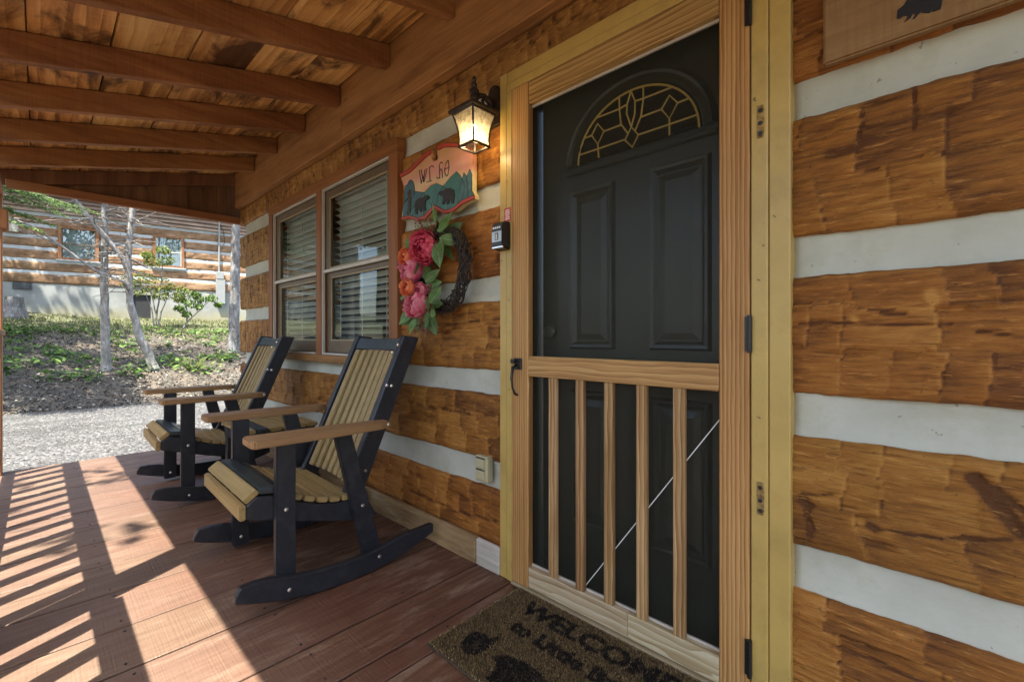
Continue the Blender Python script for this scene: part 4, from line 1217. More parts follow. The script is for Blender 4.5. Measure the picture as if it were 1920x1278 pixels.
def flower(name, x, z, rad, mat, layers, seed, tilt=(0, 0), parent=wr, yy=-.06, ruf=.07):
    """a ball of cupped, ruffled petals facing -y: every petal follows a sphere from the base to its own opening"""
    rg_ = random.Random(seed)
    Vs, Fs, Ts = [], [], []; nn = 0
    nu, nv = 7, 8
    Mt = np.array(Matrix.Rotation(tilt[0], 3, 'X') @ Matrix.Rotation(tilt[1], 3, 'Z'))
    for li, (cnt, rr, top, wd) in enumerate(layers):
        for k in range(cnt):
            a0 = 2 * math.pi * (k + rg_.uniform(-.25, .25)) / cnt + li * .83
            tp = R(top + rg_.uniform(-12, 12)); w = R(wd) * rg_.uniform(.85, 1.2); r0 = rad * rr * rg_.uniform(.92, 1.08)
            p1, p2 = rg_.uniform(0, 6), rg_.uniform(0, 6); sh = rg_.uniform(-.16, .16)
            V = []; T = []
            for a_ in range(nu + 1):
                u = a_ / nu
                for b_ in range(nv + 1):
                    v = b_ / nv * 2 - 1
                    th = R(140) + (tp - R(140)) * u * (1 - .10 * v * v + .05 * math.sin(5 * v + p1))
                    az = a0 + v * w * .5 * (.35 + .65 * math.sin(math.pi * min(1, .1 + u * .62)))
                    r_ = r0 * (1 + .16 * u ** 3 + ruf * u * u * math.sin(7 * v + p2) + .05 * v * u)
                    V.append((r_ * math.sin(th) * math.cos(az), -r_ * math.cos(th), r_ * math.sin(th) * math.sin(az)))
                    T.append(.15 + .55 * u ** 2 + .2 * abs(v) * u + sh)
            F = [(a_ * (nv + 1) + b_, (a_ + 1) * (nv + 1) + b_, (a_ + 1) * (nv + 1) + b_ + 1, a_ * (nv + 1) + b_ + 1) for a_ in range(nu) for b_ in range(nv)]
            Vs.append(np.array(V) @ Mt.T); Fs.append(np.array(F) + nn); Ts += T; nn += len(V)
    V = np.concatenate(Vs) + np.array([x, yy, z])
    return mesh_np(name, V, np.concatenate(Fs), mat, parent, tone=np.array(Ts), smooth=True)


peony_l = [(6, 1.0, 84, 74), (7, .95, 68, 66), (7, .86, 56, 62), (7, .74, 44, 60), (6, .60, 32, 66), (5, .45, 22, 80), (4, .28, 10, 105)]
rose_l = [(5, 1.0, 72, 90), (5, .84, 54, 88), (4, .66, 42, 105), (3, .48, 32, 130), (3, .32, 22, 140), (2, .17, 10, 190)]
cx, cz = -1.745, 1.355
for nm, x, z, r_, m_, ly_, sd_, tl in (('peony', -1.815, 1.463, .070, pink_d, peony_l, 3, (0.15, .3)), ('peony', -1.935, 1.372, .068, pink_m, peony_l, 5, (0.05, -.15)), ('peony', -1.885, 1.192, .064, pink_m, peony_l, 9, (-.1, .1)),
                                       ('rose', -1.920, 1.425, .038, coral, rose_l, 12, (.05, .25)), ('rose', -1.900, 1.272, .038, coral, rose_l, 15, (-.1, .2)), ('blossom', -1.985, 1.44, .040, blush, peony_l[:5], 18, (0, -.2)), ('blossom', -1.850, 1.258, .036, pink_m, peony_l[:5], 21, (0, .4)), ('blossom', -1.945, 1.235, .034, blush, peony_l[:5], 27, (0, -.2))):
    flower(nm, x - cx, z - cz, r_, m_, ly_, sd_, tl, yy=-.085 if nm != 'rose' else -.125, ruf=.07 if nm != 'rose' else .02)
leaf_m = []


def leaf_mat():
    m, nt, bs, out = new_mat('wreath_leaf'); n = N(nt)
    co = n.coord(); s = n.sep(co)
    vein = n.math('LESS_THAN', n.math('ABSOLUTE', s[0]), .0012)
    side = n.math('ABSOLUTE', n.math('SUBTRACT', n.math('FRACT', n.math('ADD', n.math('MULTIPLY', s[2], 90), n.math('MULTIPLY', n.math('ABSOLUTE', s[0]), -70))), .5))
    c = n.ramp(n.noise(co, 30, 3), [(.3, (.045, .12, .025)), (.7, (.14, .25, .065))])
    c = n.mix(n.math('MAXIMUM', n.math('MULTIPLY', vein, .6), n.math('MULTIPLY', n.math('LESS_THAN', side, .06), .35)), c, (.30, .40, .17))
    c = n.hsv(c, .5, 1, n.math('ADD', n.math('MULTIPLY', n.rnd(), .7), .65))
    n._in(bs.inputs['Base Color'], c); bs.inputs['Roughness'].default_value = .5
    tr = n.node('ShaderNodeBsdfTranslucent'); n._in(tr.inputs[0], c)
    mx = n.node('ShaderNodeMixShader'); mx.inputs[0].default_value = .25
    nt.links.new(bs.outputs[0], mx.inputs[1]); nt.links.new(tr.outputs[0], mx.inputs[2]); nt.links.new(mx.outputs[0], out.inputs[0])
    return m


LM = leaf_mat()
V = []; F = []
lp = [(0, .002), (.12, .013), (.3, .021), (.5, .021), (.72, .014), (.9, .005), (1, .0005)]
for u, w in lp:
    zc = u * .085
    yb_ = -.018 * u * u
    V += [(-w, yb_ - .006 * w / .02, zc), (0, yb_, zc), (w, yb_ - .006 * w / .02, zc)]
for i in range(len(lp) - 1):
    for j in range(2): F.append((i * 3 + j, i * 3 + j + 1, i * 3 + j + 4, i * 3 + j + 3))
leaf_me = bpy.data.meshes.new('leaf'); leaf_me.from_pydata(V, [], F)
for p in leaf_me.polygons: p.use_smooth = True
leaf_me.materials.append(LM)
leaves = [(-1.74, 1.545, 10, 1.1), (-1.71, 1.55, -14, 1.0), (-1.70, 1.52, -40, 1.1), (-1.69, 1.51, -65, 1.1), (-1.69, 1.49, -100, 1.1), (-1.71, 1.49, -140, 1.2), (-1.735, 1.48, -165, 1.3), (-1.72, 1.48, -150, 1.0), (-1.75, 1.53, 30, .9), (-1.72, 1.53, -75, .8),
          (-1.80, 1.53, 60, .8), (-1.93, 1.50, 75, 1.1), (-1.94, 1.47, 115, .9), (-1.865, 1.40, -160, 1.3), (-1.855, 1.385, -125, 1.0), (-1.84, 1.30, -55, 1.0), (-1.85, 1.29, -85, .9), (-2.02, 1.345, 95, .7), (-1.99, 1.31, 120, .7), (-1.97, 1.245, 100, .9), (-1.93, 1.17, 140, 1.0),
          (-1.78, 1.19, -45, 1.1), (-1.77, 1.17, -75, 1.1), (-1.77, 1.165, -110, 1.1), (-1.79, 1.15, -160, 1.2), (-1.80, 1.14, -175, 1.1), (-1.90, 1.13, 155, .9), (-1.92, 1.14, 120, 1.0), (-1.76, 1.19, -95, .9), (-1.89, 1.12, 175, .8)]
for i, (x, z, a, s_) in enumerate(leaves):
    place('leaf', leaf_me, None, wr, (x - cx, -.045 - random.uniform(0, .05), z - cz), (random.uniform(-.5, .25), -R(a) * -1 * -1, random.uniform(-.6, .6)), scale=(s_ * 1.2, s_ * 1.2, s_ * 1.2))
# berry sprays
bm_ = MB()
stem = MB()
for (x, z, a, L) in ((-1.82, 1.53, 20, .11), (-1.84, 1.53, 45, .09), (-1.79, 1.51, -20, .09), (-1.77, 1.46, -60, .06), (-1.93, 1.455, 95, .07), (-1.97, 1.23, 110, .06), (-1.80, 1.21, -30, .08), (-1.79, 1.19, -5, .09), (-1.84, 1.13, 160, .10), (-1.86, 1.11, 150, .10), (-1.81, 1.12, -170, .08), (-1.80, 1.16, -60, .06)):
    for k in range(17):
        t_ = k / 16
        aa = R(a) + random.uniform(-.35, .35)
        px_ = x - cx - math.sin(aa) * L * t_; pz_ = z - cz + math.cos(aa) * L * t_; py_ = -.06 - random.uniform(0, .035)
        r_ = random.uniform(.0028, .0052)
        bm_.lathe([(r_ * .5, -r_), (r_, -r_ * .2), (r_ * .8, r_ * .6), (r_ * .2, r_)], (px_, py_, pz_), 5)
        stem.tube([(x - cx, -.05, z - cz), (px_, py_, pz_)], [.001, .0008], 3)
bm_.build('berry_spray', petal_mat('berry', (.22, .04, .05), (.42, .16, .14), (.62, .45, .28)), wr, 0, smooth=True, kind='stuff')
stem.build('spray_stems', paint('stem', (.12, .14, .05), .7, .2, bump=0), wr, 0, kind='stuff')

# ------------------------------------------------------------------ small things on the wall
lb = thing('lock_box', 'small black key lock box on the left door casing', 'lock box', (-1.337, -.035, 1.45))
BO = (-1.337, -.035, 1.45)
MB().prism([(-1.369, -.035, 1.394), (-1.369, -.078, 1.400), (-1.369, -.083, 1.41), (-1.369, -.083, 1.495), (-1.369, -.070, 1.510), (-1.369, -.035, 1.512)], (.066, 0, 0)).build('body', M['blackmetal'], lb, .004, seg=2, off=BO)
box('face_plate', -1.364, -1.308, -.0850, -.0835, 1.425, 1.468, paint('silver_plate', (.42, .45, .45), .35, .1, bump=0, metal=.4), lb, 0, off=BO)
box('shackle_mark', -1.345, -1.325, -.0862, -.0852, 1.432, 1.462, M['blackmetal'], lb, .003, off=BO)
box('shackle_gap', -1.340, -1.330, -.0870, -.0863, 1.434, 1.457, M['white_trim'], lb, 0, off=BO)
box('chrome_foot', -1.367, -1.305, -.0835, -.070, 1.3965, 1.4085, M['steel'], lb, .003, off=BO)
for k in range(4):
    box('printed_mark', -1.360 + k * .012, -1.351 + k * .012, -.0845, -.0836, 1.480, 1.488, M['cord'], lb, 0, off=BO)
st = thing('red_sticker', 'small red warning sticker with white lines above the lock box', 'sticker', (-1.320, -.0345, 1.545))
box('label', -.020, .018, -.0012, .0, -.030, .028, paint('sticker_red', (.45, .035, .025), .4, .05, bump=0), st, 0)
for k in range(6):
    w = random.uniform(.009, .014)
    box('printed_line', -w, w, -.0020, -.0013, .017 - k * .0075, .0205 - k * .0075, M['cord'], st, 0)

ot = thing('outlet_cover', 'beige weatherproof outlet cover in the chinking left of the door', 'outlet', (-1.495, -.004, .435))
box('cover', -.040, .040, -.022, .016, -.058, .058, M['beige'], ot, .004)
for z in (-.026, .026):
    f_ = box('flap', -.028, .022, -.029, -.0225, z - .020, z + .020, M['beige'], ot, .003)
    box('flap_hinge', -.030, .024, -.0275, -.0225, z + .0205, z + .0245, M['blackmetal'], ot, 0)
MB().lathe([(.003, -.0228), (.003, -.0222)], (0, 0, 0), 8, 'Y').build('screw', M['steel'], ot, 0)

pq = thing('wood_plaque', 'plain wooden plaque with a black bear right of the door', 'plaque', (.11, -.02, 1.85))
QO = (.11, -.02, 1.85)
box('board', -.212, .440, -.032, -.010, 1.716, 2.005, M['plaque'], pq, .005, seg=2, off=QO)
bear = [(-.07, 1.765), (-.069, 1.783), (-.057, 1.790), (-.050, 1.804), (-.040, 1.800), (-.030, 1.806), (-.010, 1.808), (.004, 1.800), (.008, 1.785), (.006, 1.765), (.004, 1.750), (-.010, 1.750), (-.009, 1.757), (-.014, 1.750), (-.02, 1.753), (-.027, 1.757), (-.025, 1.760), (-.032, 1.758), (-.038, 1.75), (-.043, 1.750), (-.038, 1.758), (-.042, 1.763), (-.046, 1.755), (-.057, 1.75), (-.053, 1.757), (-.051, 1.762), (-.058, 1.765), (-.065, 1.762)]
MB().prism([(x, -.0335, z) for x, z in bear], (0, .003, 0)).build('bear_cutout', M['blackmetal'], pq, 0, off=QO)

# ------------------------------------------------------------------ door mat
def text_tris(body, size, cx_, cy_, bold=.0, width=1.0):
    cu = bpy.data.curves.new('t', 'FONT'); cu.body = body; cu.size = size; cu.offset = bold; cu.align_x = 'LEFT'; cu.resolution_u = 3
    ob = bpy.data.objects.new('t', cu); COL.objects.link(ob)
    dg = bpy.context.evaluated_depsgraph_get(); me = bpy.data.meshes.new_from_object(ob.evaluated_get(dg))
    me.calc_loop_triangles()
    v = np.array([p.co[:2] for p in me.vertices]); t_ = np.array([t.vertices[:] for t in me.loop_triangles])
    w = v[:, 0].max() - v[:, 0].min(); v[:, 0] = (v[:, 0] - v[:, 0].min()) * (width / w) + cx_; v[:, 1] += cy_
    bpy.data.objects.remove(ob); bpy.data.curves.remove(cu); bpy.data.meshes.remove(me)
    return v[t_]


mat_o = thing('door_mat', 'brown coir doormat lettered WELCOME in front of the screen door', 'doormat', (-.85, -.29, 0))
MX0, MX1, MY0, MY1 = -1.238, -.47, -.508, -.048
tris = [text_tris('WELCOME', .106, -1.140, -.166, .0050, .60), text_tris('to Little Bear', .082, -1.095, -.268, .0045, .50)]


def fan_poly(pts):
    c = np.mean(pts, 0); return np.array([[c, pts[i], pts[(i + 1) % len(pts)]] for i in range(len(pts))])


cub = np.array([(-1.165, -.40), (-1.160, -.355), (-1.125, -.345), (-1.10, -.350), (-1.085, -.325), (-1.065, -.335), (-1.075, -.37), (-1.065, -.40), (-1.08, -.445), (-1.11, -.455), (-1.14, -.445)])
bearp = np.array([(-1.03, -.405), (-1.0, -.37), (-.95, -.352), (-.89, -.352), (-.83, -.365), (-.80, -.395), (-.80, -.47), (-.84, -.49), (-.87, -.45), (-.92, -.45), (-.94, -.49), (-.98, -.485), (-.985, -.43)])
tris += [fan_poly(cub), fan_poly(bearp)]
TR = np.concatenate(tris)
n = 42000
PX_ = RNG.uniform(MX0 + .004, MX1 - .004, n); PY_ = RNG.uniform(MY0 + .004, MY1 - .004, n)
PXj = PX_ + RNG.normal(0, .0020, n); PYj = PY_ + RNG.normal(0, .0022, n)
ins = np.zeros(n, bool)
for t in TR:
    bb = (PXj > t[:, 0].min()) & (PXj < t[:, 0].max()) & (PYj > t[:, 1].min()) & (PYj < t[:, 1].max())
    if not bb.any(): continue
    q = np.stack([PXj[bb], PYj[bb]], -1)
    d = [(t[(i + 1) % 3, 0] - t[i, 0]) * (q[:, 1] - t[i, 1]) - (t[(i + 1) % 3, 1] - t[i, 1]) * (q[:, 0] - t[i, 0]) for i in range(3)]
    ins[np.where(bb)[0]] |= ((d[0] >= 0) & (d[1] >= 0) & (d[2] >= 0)) | ((d[0] <= 0) & (d[1] <= 0) & (d[2] <= 0))
box('backing', MX0, MX1, MY0, MY1, .002, .010, paint('coir_backing', (.050, .032, .016), .9, .3, 60, .5, 150), mat_o, .002, off=(-.85, -.29, 0))
h = RNG.uniform(.004, .0075, n); w = RNG.uniform(.0008, .0016, n); a = RNG.uniform(0, 6.28, n)
lean = RNG.normal(0, .0022, (n, 2))
bx, by = PX_ + .85, PY_ + .29
V = np.stack([np.stack([bx - np.cos(a) * w, by - np.sin(a) * w, np.full(n, .0095)], -1), np.stack([bx + np.cos(a) * w, by + np.sin(a) * w, np.full(n, .0095)], -1), np.stack([bx + np.cos(a) * w * .6 + lean[:, 0], by + np.sin(a) * w * .6 + lean[:, 1], .0095 + h], -1), np.stack([bx - np.cos(a) * w * .6 + lean[:, 0], by - np.sin(a) * w * .6 + lean[:, 1], .0095 + h], -1)], 1).reshape(-1, 3)
border = np.minimum.reduce([PX_ - MX0, MX1 - PX_, PY_ - MY0, MY1 - PY_]) < .008
tn = np.where(ins & (RNG.uniform(0, 1, n) > .04), RNG.uniform(0, .13, n), RNG.uniform(.3, .85, n)); tn = np.where(border & ~ins, RNG.uniform(.7, 1, n), tn)
mesh_np('coir_pile', V, np.arange(4 * n).reshape(n, 4), toned('coir', [(0, (.006, .006, .005)), (.14, (.012, .010, .008)), (.3, (.075, .046, .018)), (.7, (.16, .105, .042)), (1, (.36, .27, .13))], .85), mat_o, tone=np.repeat(tn, 4), kind='stuff')


# ------------------------------------------------------------------ rocking chairs
def rail_curve(z): return z


def make_chair(label, loc, rz, group):
    t = thing('rocking_chair', label, 'rocking chair', loc, rz, group)
    B = M['chair_black']
    ys = np.linspace(-.555, .295, 22)
    for sx in (-1, 1):
        xo = sx * .362
        low = [(y, .44 * (y + .13) ** 2) for y in ys]
        topp = []
        for y, z in low:
            th = .086
            if y > .12: th = .086 - .045 * ((y - .12) / .175) ** 1.2
            topp.append((y, z + th))
        topp = topp[2:]; topp[0] = (topp[0][0] - .012, topp[0][1] - .006)
        topp.insert(0, (ys[0] + .018, low[0][1] + .050)); topp.insert(0, (ys[0] + .003, low[0][1] + .022))
        prof = low + topp[::-1]
        MB().prism([(xo - sx * .0, y, z) for y, z in prof], (-sx * .034, 0, 0)).build('rocker', B, t, .004, smooth=False)
        xi = xo - sx * .0345
        # front leg
        box('leg', min(xi, xi - sx * .038), max(xi, xi - sx * .038), -.406, -.334, .022, .628, B, t, .005, seg=2)
        # rear leg, slanting
        MB().prism([(xi, -.178, .628), (xi, -.108, .628), (xi, .036, .070), (xi, -.040, .036)], (-sx * .038, 0, 0)).build('leg', B, t, .005, seg=2)
        # seat side
        xs_ = xi - sx * .0385
        sp = [(-.498, .345), (-.498, .395), (-.462, .424), (-.40, .412), (-.33, .372), (-.24, .338), (-.15, .318), (-.08, .315), (-.02, .318), (.03, .22), (-.10, .226), (-.30, .282), (-.40, .315)]
        MB().prism([(xs_, y, z) for y, z in sp], (-sx * .034, 0, 0)).build('seat_side', B, t, .003)
        # arm
        arm = MB()
        ap = [(-.065, -.502), (-.050, -.515), (.050, -.515), (.065, -.502), (.066, -.40), (.062, -.20), (.045, .0), (.028, .052), (-.035, .052), (-.052, -.0), (-.066, -.2)]
        axc = sx * .348
        arm.prism([(axc + sx * x * .98, y, .629 - .010 * (y + .5)) for x, y in ap], (0, 0, .030))
        arm.build('arm', M['poly_y'], t, .005, seg=2)
        # back stile
        def yb_(z): return -.08 + .435 * (z - .40)
        so_ = sx * (.256)
        z0, z1 = .30, 1.036
        stl = MB()
        r0 = [(sx * .262, yb_(z0) + .0, z0), (sx * .262, yb_(z0) + .082, z0 - .03), (sx * .228, yb_(z0) + .082, z0 - .03), (sx * .228, yb_(z0), z0)]
        r1 = [(sx * .256, yb_(z1), z1), (sx * .256, yb_(z1) + .086, z1 - .010), (sx * .222, yb_(z1) + .086, z1 - .010), (sx * .222, yb_(z1), z1)]
        stl.loft([r0, r1]).build('backrest_stile', B, t, .004)

    def yb_(z): return -.08 + .435 * (z - .40)
    # seat slats
    def slat(y, z, tilt, m_, w=.050, half=.290, th=.022):
        o = MB().box(-half, half, -w / 2, w / 2, -th / 2, th / 2).build('seat_slat', m_, t, .004, seg=2)
        o.location = (0, y, z); o.rotation_euler = (tilt, 0, 0)
    ap_ = MB().box(-.290, .290, -.011, .011, -.029, .029).build('apron', M['poly'], t, .004, seg=2); ap_.location = (0, -.511, .372)
    slat(-.482, .426, R(38), M['poly'], .056)
    slat(-.428, .438, R(-6), M['chair_green'], .056)
    slat(-.372, .416, R(-27), M['chair_green'], .056)
    for y, z, a in ((-.318, .386, -24), (-.266, .365, -19), (-.213, .3475, -15), (-.160, .336, -8), (-.107, .331, -1)):
        slat(y, z, R(a), M['poly'], .0435)
    # back rails and slats
    lean_a = math.atan(.435)
    tr = MB(); rings = []
    for i in range(9):
        x = -.2215 + .443 * i / 8
        dip = .020 * (1 - (x / .2215) ** 2)
        z0, z1 = .962, 1.026 - .010 * (1 - (x / .2215) ** 2)
        rings.append([(x, yb_(z0) + .012 + dip, z0), (x, yb_(z0) + .036 + dip, z0), (x, yb_(z1) + .036 + dip, z1), (x, yb_(z1) + .012 + dip, z1)])
    tr.loft(rings).build('top_rail', M['chair_green'], t, .003)
    lr = MB()
    z0, z1 = .355, .43
    rings = []
    for i in range(9):
        x = -.2275 + .455 * i / 8
        dip = .018 * (1 - (x / .2275) ** 2)
        rings.append([(x, yb_(z0) + .038 + dip, z0), (x, yb_(z0) + .062 + dip, z0), (x, yb_(z1) + .062 + dip, z1), (x, yb_(z1) + .038 + dip, z1)])
    lr.loft(rings).build('lower_rail', B, t, .003)
    for i in range(7):
        u = (i - 3) / 3
        x0, x1 = u * .189, u * .186
        dip = .020 * (1 - (x0 / .225) ** 2)
        za, zc = .372, .958
        w = .0235
        tw = u * .10
        mb_ = MB()
        mb_.loft([[(x + s1 * w, yb_(z) + .014 + dip + s2 * .010 - s1 * w * tw * -1 * 0 + .0, z + s2 * .0) for s1, s2 in ((-1, -1), (1, -1), (1, 1), (-1, 1))] for x, z in ((x0, za), (x1, zc))])
        mb_.build('backrest_slat', M['poly_z'], t, .004, seg=2)
    # bolts
    bolt = MB().lathe([(.0085, 0), (.0085, .003), (.005, .006), (.001, .0065)], (0, 0, 0), 8, 'X').build('bolt', M['steel'], t, 0, smooth=False)
    spots = []
    for sx in (1,):
        spots += [(.362, -.370, .062), (.362, .006, .060), (.3275, -.370, .360), (.3275, -.055, .292), (.262, .130, .955), (.262, .160, .99), (.262, .100, .80), (.262, .125, .795), (.262, -.040, .43), (.262, -.010, .42), (.372, .042, .640), (-.2505, -.370, .062)]
    for i, p in enumerate(spots):
        o = bolt if i == 0 else place('bolt', bolt.data, None, t)
        x = p[0]
        if i == 11: x = -.2885
        if p[2] > .7 or (p[0] == .262): x = .2585 + (.4 - p[2]) * .008 * 0 + .0015
        if i == 10: x = .377
        o.location = (x, p[1], p[2])
    return t


cg = 'black and tan rocking chairs on the porch'
c1 = make_chair('black and tan rocking chair nearest the door, right of the side table', (-2.155, -.358, 0), R(-1.4), cg)
c2 = copy_tree(c1)
c2.location = (-3.675, -.385, 0); c2.rotation_euler = (0, 0, R(-1.2))
c2['label'] = 'black and tan rocking chair at the far end of the porch'

# side table
tb = thing('side_table', 'small slatted side table between the two rocking chairs', 'table', (-3.03, -.405, 0))
for k in range(6):
    y0 = -.205 + k * .0695
    m_ = M['chair_green'] if k == 1 else M['poly']
    box('top_slat', -.225, .225, y0, y0 + .062, .479, .501, m_, tb, .004, seg=2)
for sx in (-1, 1):
    box('apron', min(sx * .20, sx * .168), max(sx * .20, sx * .168), -.195, .20, .415, .478, M['chair_black'], tb, .003)
    for sy in (-1, 1):
        box('leg', min(sx * .166, sx * .128), max(sx * .166, sx * .128), sy * .165 - .034, sy * .165 + .034, .0, .478, M['chair_black'], tb, .004)
box('lower_shelf', -.167, .167, -.125, .125, .16, .182, M['chair_black'], tb, .003)
box('apron', -.1275, .1275, -.195, -.165, .415, .4785, M['chair_black'], tb, .003)

# ------------------------------------------------------------------ neighbouring cabin
NP = (-23.7, -2.2, 0.0); NR = math.atan2(.982, .19)
nb = thing('neighbour_cabin', 'log cabin on a pale foundation up the bank beyond the driveway', 'cabin', NP, NR)
nlog = wood('far_log', (.10, .055, .026), (.22, .128, .066), (.36, .24, .14), 'X', along=5, across=26, patch=.6, bump=.8, var=.2, tone=.25, rough=.7)
nch = paint('far_chinking', (.42, .45, .46), .8, .1, 2, .2)
nsid = wood('far_siding', (.12, .075, .05), (.22, .15, .105), (.34, .26, .19), 'X', along=.8, across=10, patch=.5, bump=.3, var=.2)
W1 = (1.33, 2.45, 3.84, 5.10); W2 = (4.05, 5.08, 3.82, 5.13)
S0, S1 = -9.0, 9.0
cz_ = [3.36, 3.78, 4.21, 4.62, 5.04, 5.46]
zr = [(2.965, 3.31), (3.41, 3.73), (3.83, 4.16), (4.26, 4.57), (4.67, 4.99), (5.09, 5.41)]
for i, (z0, z1) in enumerate(zr):
    if i < 2: sg_ = [(S0, .85), (.853, S1)] if i == 1 else [(S0, S1)]
    elif i < 5: sg_ = [(S0, W1[0]), (W1[1], W2[0]), (W2[1], S1)]
    else: sg_ = [(S0, 3.2), (3.204, S1)]
    if i == 2: sg_ = [(S0, W1[0] - 0), (W1[1], W2[0]), (W2[1], S1)]
    for a_, b_ in sg_:
        sd += 1
        hewn('log', a_, b_, z0, z1, nlog, nb, dx=.07, seed=sd, cellw=.16, rows=2, amp=.02, depth=.2, wob=.015, y=0)
for i, zc_ in enumerate(cz_):
    if i < 1 or i == 5 or i == 1: sg_ = [(S0, S1)]
    else: sg_ = [(S0, W1[0]), (W1[1], W2[0]), (W2[1], S1)]
    if i == 1: sg_ = [(S0, S1)]
    for a_, b_ in sg_:
        box('chinking', a_, b_, .012, .15, zc_ - .062, zc_ + .062, nch, nb, 0)


def foundation_mat():
    m, nt, bs, out = new_mat('stained_concrete'); n = N(nt)
    co = n.coord(); s = n.sep(co)
    c = n.ramp(n.noise(co, 1.6, 6, .65), [(.3, (.19, .20, .19)), (.7, (.32, .33, .31))])
    f = n.math('ADD', n.math('MULTIPLY', s[2], -1.5), n.math('MULTIPLY', n.math('SUBTRACT', n.noise(co, 1.3, 5, .7), .5), 1.6))
    c = n.mix(n.maprange(f, -.35, .75, 0, .8), c, (.27, .235, .10))
    n._in(bs.inputs['Base Color'], c); bs.inputs['Roughness'].default_value = .85
    return m


fm = foundation_mat()
box('foundation', S0, 3.43, .03, .30, 1.2, 2.962, fm, nb, 0)
box('foundation', 3.99, S1, .031, .301, 1.2, 2.961, fm, nb, 0)
box('foundation', 3.4301, 3.9899, .032, .302, 2.70, 2.9615, fm, nb, 0)
box('crawl_door', 3.431, 3.989, .10, .14, 1.3, 2.699, paint('crawl_dark', (.02, .021, .022), .6, .2, bump=.1), nb, 0)
for (a_, b_, z0, z1) in (W1, W2):
    fr = MB()
    q = .10
    fr.box(a_, a_ + q, -.05, .10, z0, z1); fr.box(b_ - q, b_, -.05, .10, z0, z1); fr.box(a_ + q, b_ - q, -.048, .10, z1 - .07, z1); fr.box(a_ + q, b_ - q, -.048, .10, z0 + .03, z0 + .11)
    f_ = fr.build('window', wood('far_trim', (.12, .05, .02), (.22, .10, .045), (.34, .18, .09), 'Z', var=.1) if a_ < 2 else bpy.data.materials['far_trim'], nb, 0)
    wl = MB(); e = .025
    wl.box(a_ + q, a_ + q + e, -.02, .05, z0 + .11, z1 - .07); wl.box(b_ - q - e, b_ - q, -.02, .05, z0 + .11, z1 - .07); wl.box(a_ + q + e, b_ - q - e, -.019, .05, (z0 + z1) / 2 - .02, (z0 + z1) / 2 + .02)
    wl.build('sash', M['sash'] if a_ < 2 else M['white_trim'], f_, 0)
    box('pane', a_ + q + e, b_ - q - e, .02, .03, z0 + .11, (z0 + z1) / 2 - .02, M['glass_n'], f_, 0)
    box('pane', a_ + q + e, b_ - q - e, .02, .03, (z0 + z1) / 2 + .02, z1 - .07, M['glass_n'], f_, 0)
    box('curtain', a_ + q, b_ - q, .14, .16, z0 + .05, z1 - .02, paint('far_curtain', (.50, .55, .57), .8, .2, 4, bump=0) if a_ < 2 else bpy.data.materials['far_curtain'], f_, 0)  # added pale panel; its colour stands in for sky reflection in the panes
    box('sill', a_ - .05, b_ + .05, -.08, .05, z0 - .02, z0 + .029, nch, f_, 0)
z = 5.53
k = 0
while z < 7.5:
    MB().prism([(S0 - .1, -.085, z), (S0 - .1, -.022, z + .142), (S0 - .1, .12, z + .142), (S0 - .1, .12, z)], (S1 - S0 + .2, 0, 0)).build('siding_board', nsid, nb, 0)
    z += .150
box('wall_backing', S0, S1, .21, .30, 2.97, 7.6, M['dark'], nb, 0)
mb = MB().prism([(S0 - .4, -.75, 7.35), (S0 - .4, -.75, 7.45), (S0 - .4, 3.0, 8.6), (S0 - .4, 3.0, 8.5)], (S1 - S0 + .8, 0, 0))
mb.build('roof', paint('far_roof', (.07, .06, .055), .9, .2, 8, .3), nb, 0)
vt = MB().box(.19, .65, -.012, .04, 2.71, 2.958)
v_ = vt.build('foundation_vent', paint('vent_dark', (.035, .038, .042), .5, .2, bump=0), nb, 0)
for kk in range(5):
    box('vent_louvre', .23, .61, -.028, -.0125, 2.745 + kk * .04, 2.757 + kk * .04, paint('louvre', (.12, .13, .14), .5, .1, bump=0) if kk == 0 else bpy.data.materials['louvre'], v_, 0)
cd = thing('electric_meter', 'white conduit and meter box on the right of the far cabin', 'utility box', (NP[0] + .19 * 6.29, NP[1] + .982 * 6.29, 3.4), NR)
wp = paint('white_conduit', (.26, .27, .26), .5, .05, bump=0)
MB().tube([(0, -.07, .28), (0, -.07, 2.7)], .035, 8).build('conduit', wp, cd, 0)
box('meter_box', -.11, .17, -.14, -.03, .10, .42, wp, cd, .01)
box('meter_panel', -.12, .22, -.13, -.01, -.95, .08, wp, cd, .01)
MB().tube([(.02, -.08, 2.45), (.15, -.12, 2.2), (.2, -.1, 1.7), (.08, -.1, 1.4)], .014, 5).build('cable', M['blackmetal'], cd, 0)
lt = thing('eave_lamp_box', 'grey fixture on the left part of the far cabin wall', 'light fixture', (NP[0] + .19 * .2 + .05, NP[1] + .982 * .2, 4.9), NR)
box('housing', -.15, .15, -.16, -.04, -.20, .18, paint('fixture_grey', (.45, .43, .36), .4, .2, bump=0), lt, .01)
box('bracket', -.22, -.151, -.12, -.03, -.18, .16, M['blackmetal'], lt, 0)


# ------------------------------------------------------------------ trees and shrubs
def bark_mat(name, a, b, c, sc=1.0):
    m, nt, bs, out = new_mat(name); n = N(nt)
    co = n.coord()
    f = n.noise(n.mapping(co, (14 * sc, 14 * sc, 4 * sc)), 1, 6, .7)
    li = n.noise(co, 9, 4, .7)
    col = n.ramp(f, [(.3, a), (.5, b), (.72, c)])
    col = n.mix(n.maprange(li, .58, .66, 0, .7), col, (.45, .47, .43))
    n._in(bs.inputs['Base Color'], col); bs.inputs['Roughness'].default_value = .9
    n._in(bs.inputs['Normal'], n.bump(f, .8, .03))
    return m


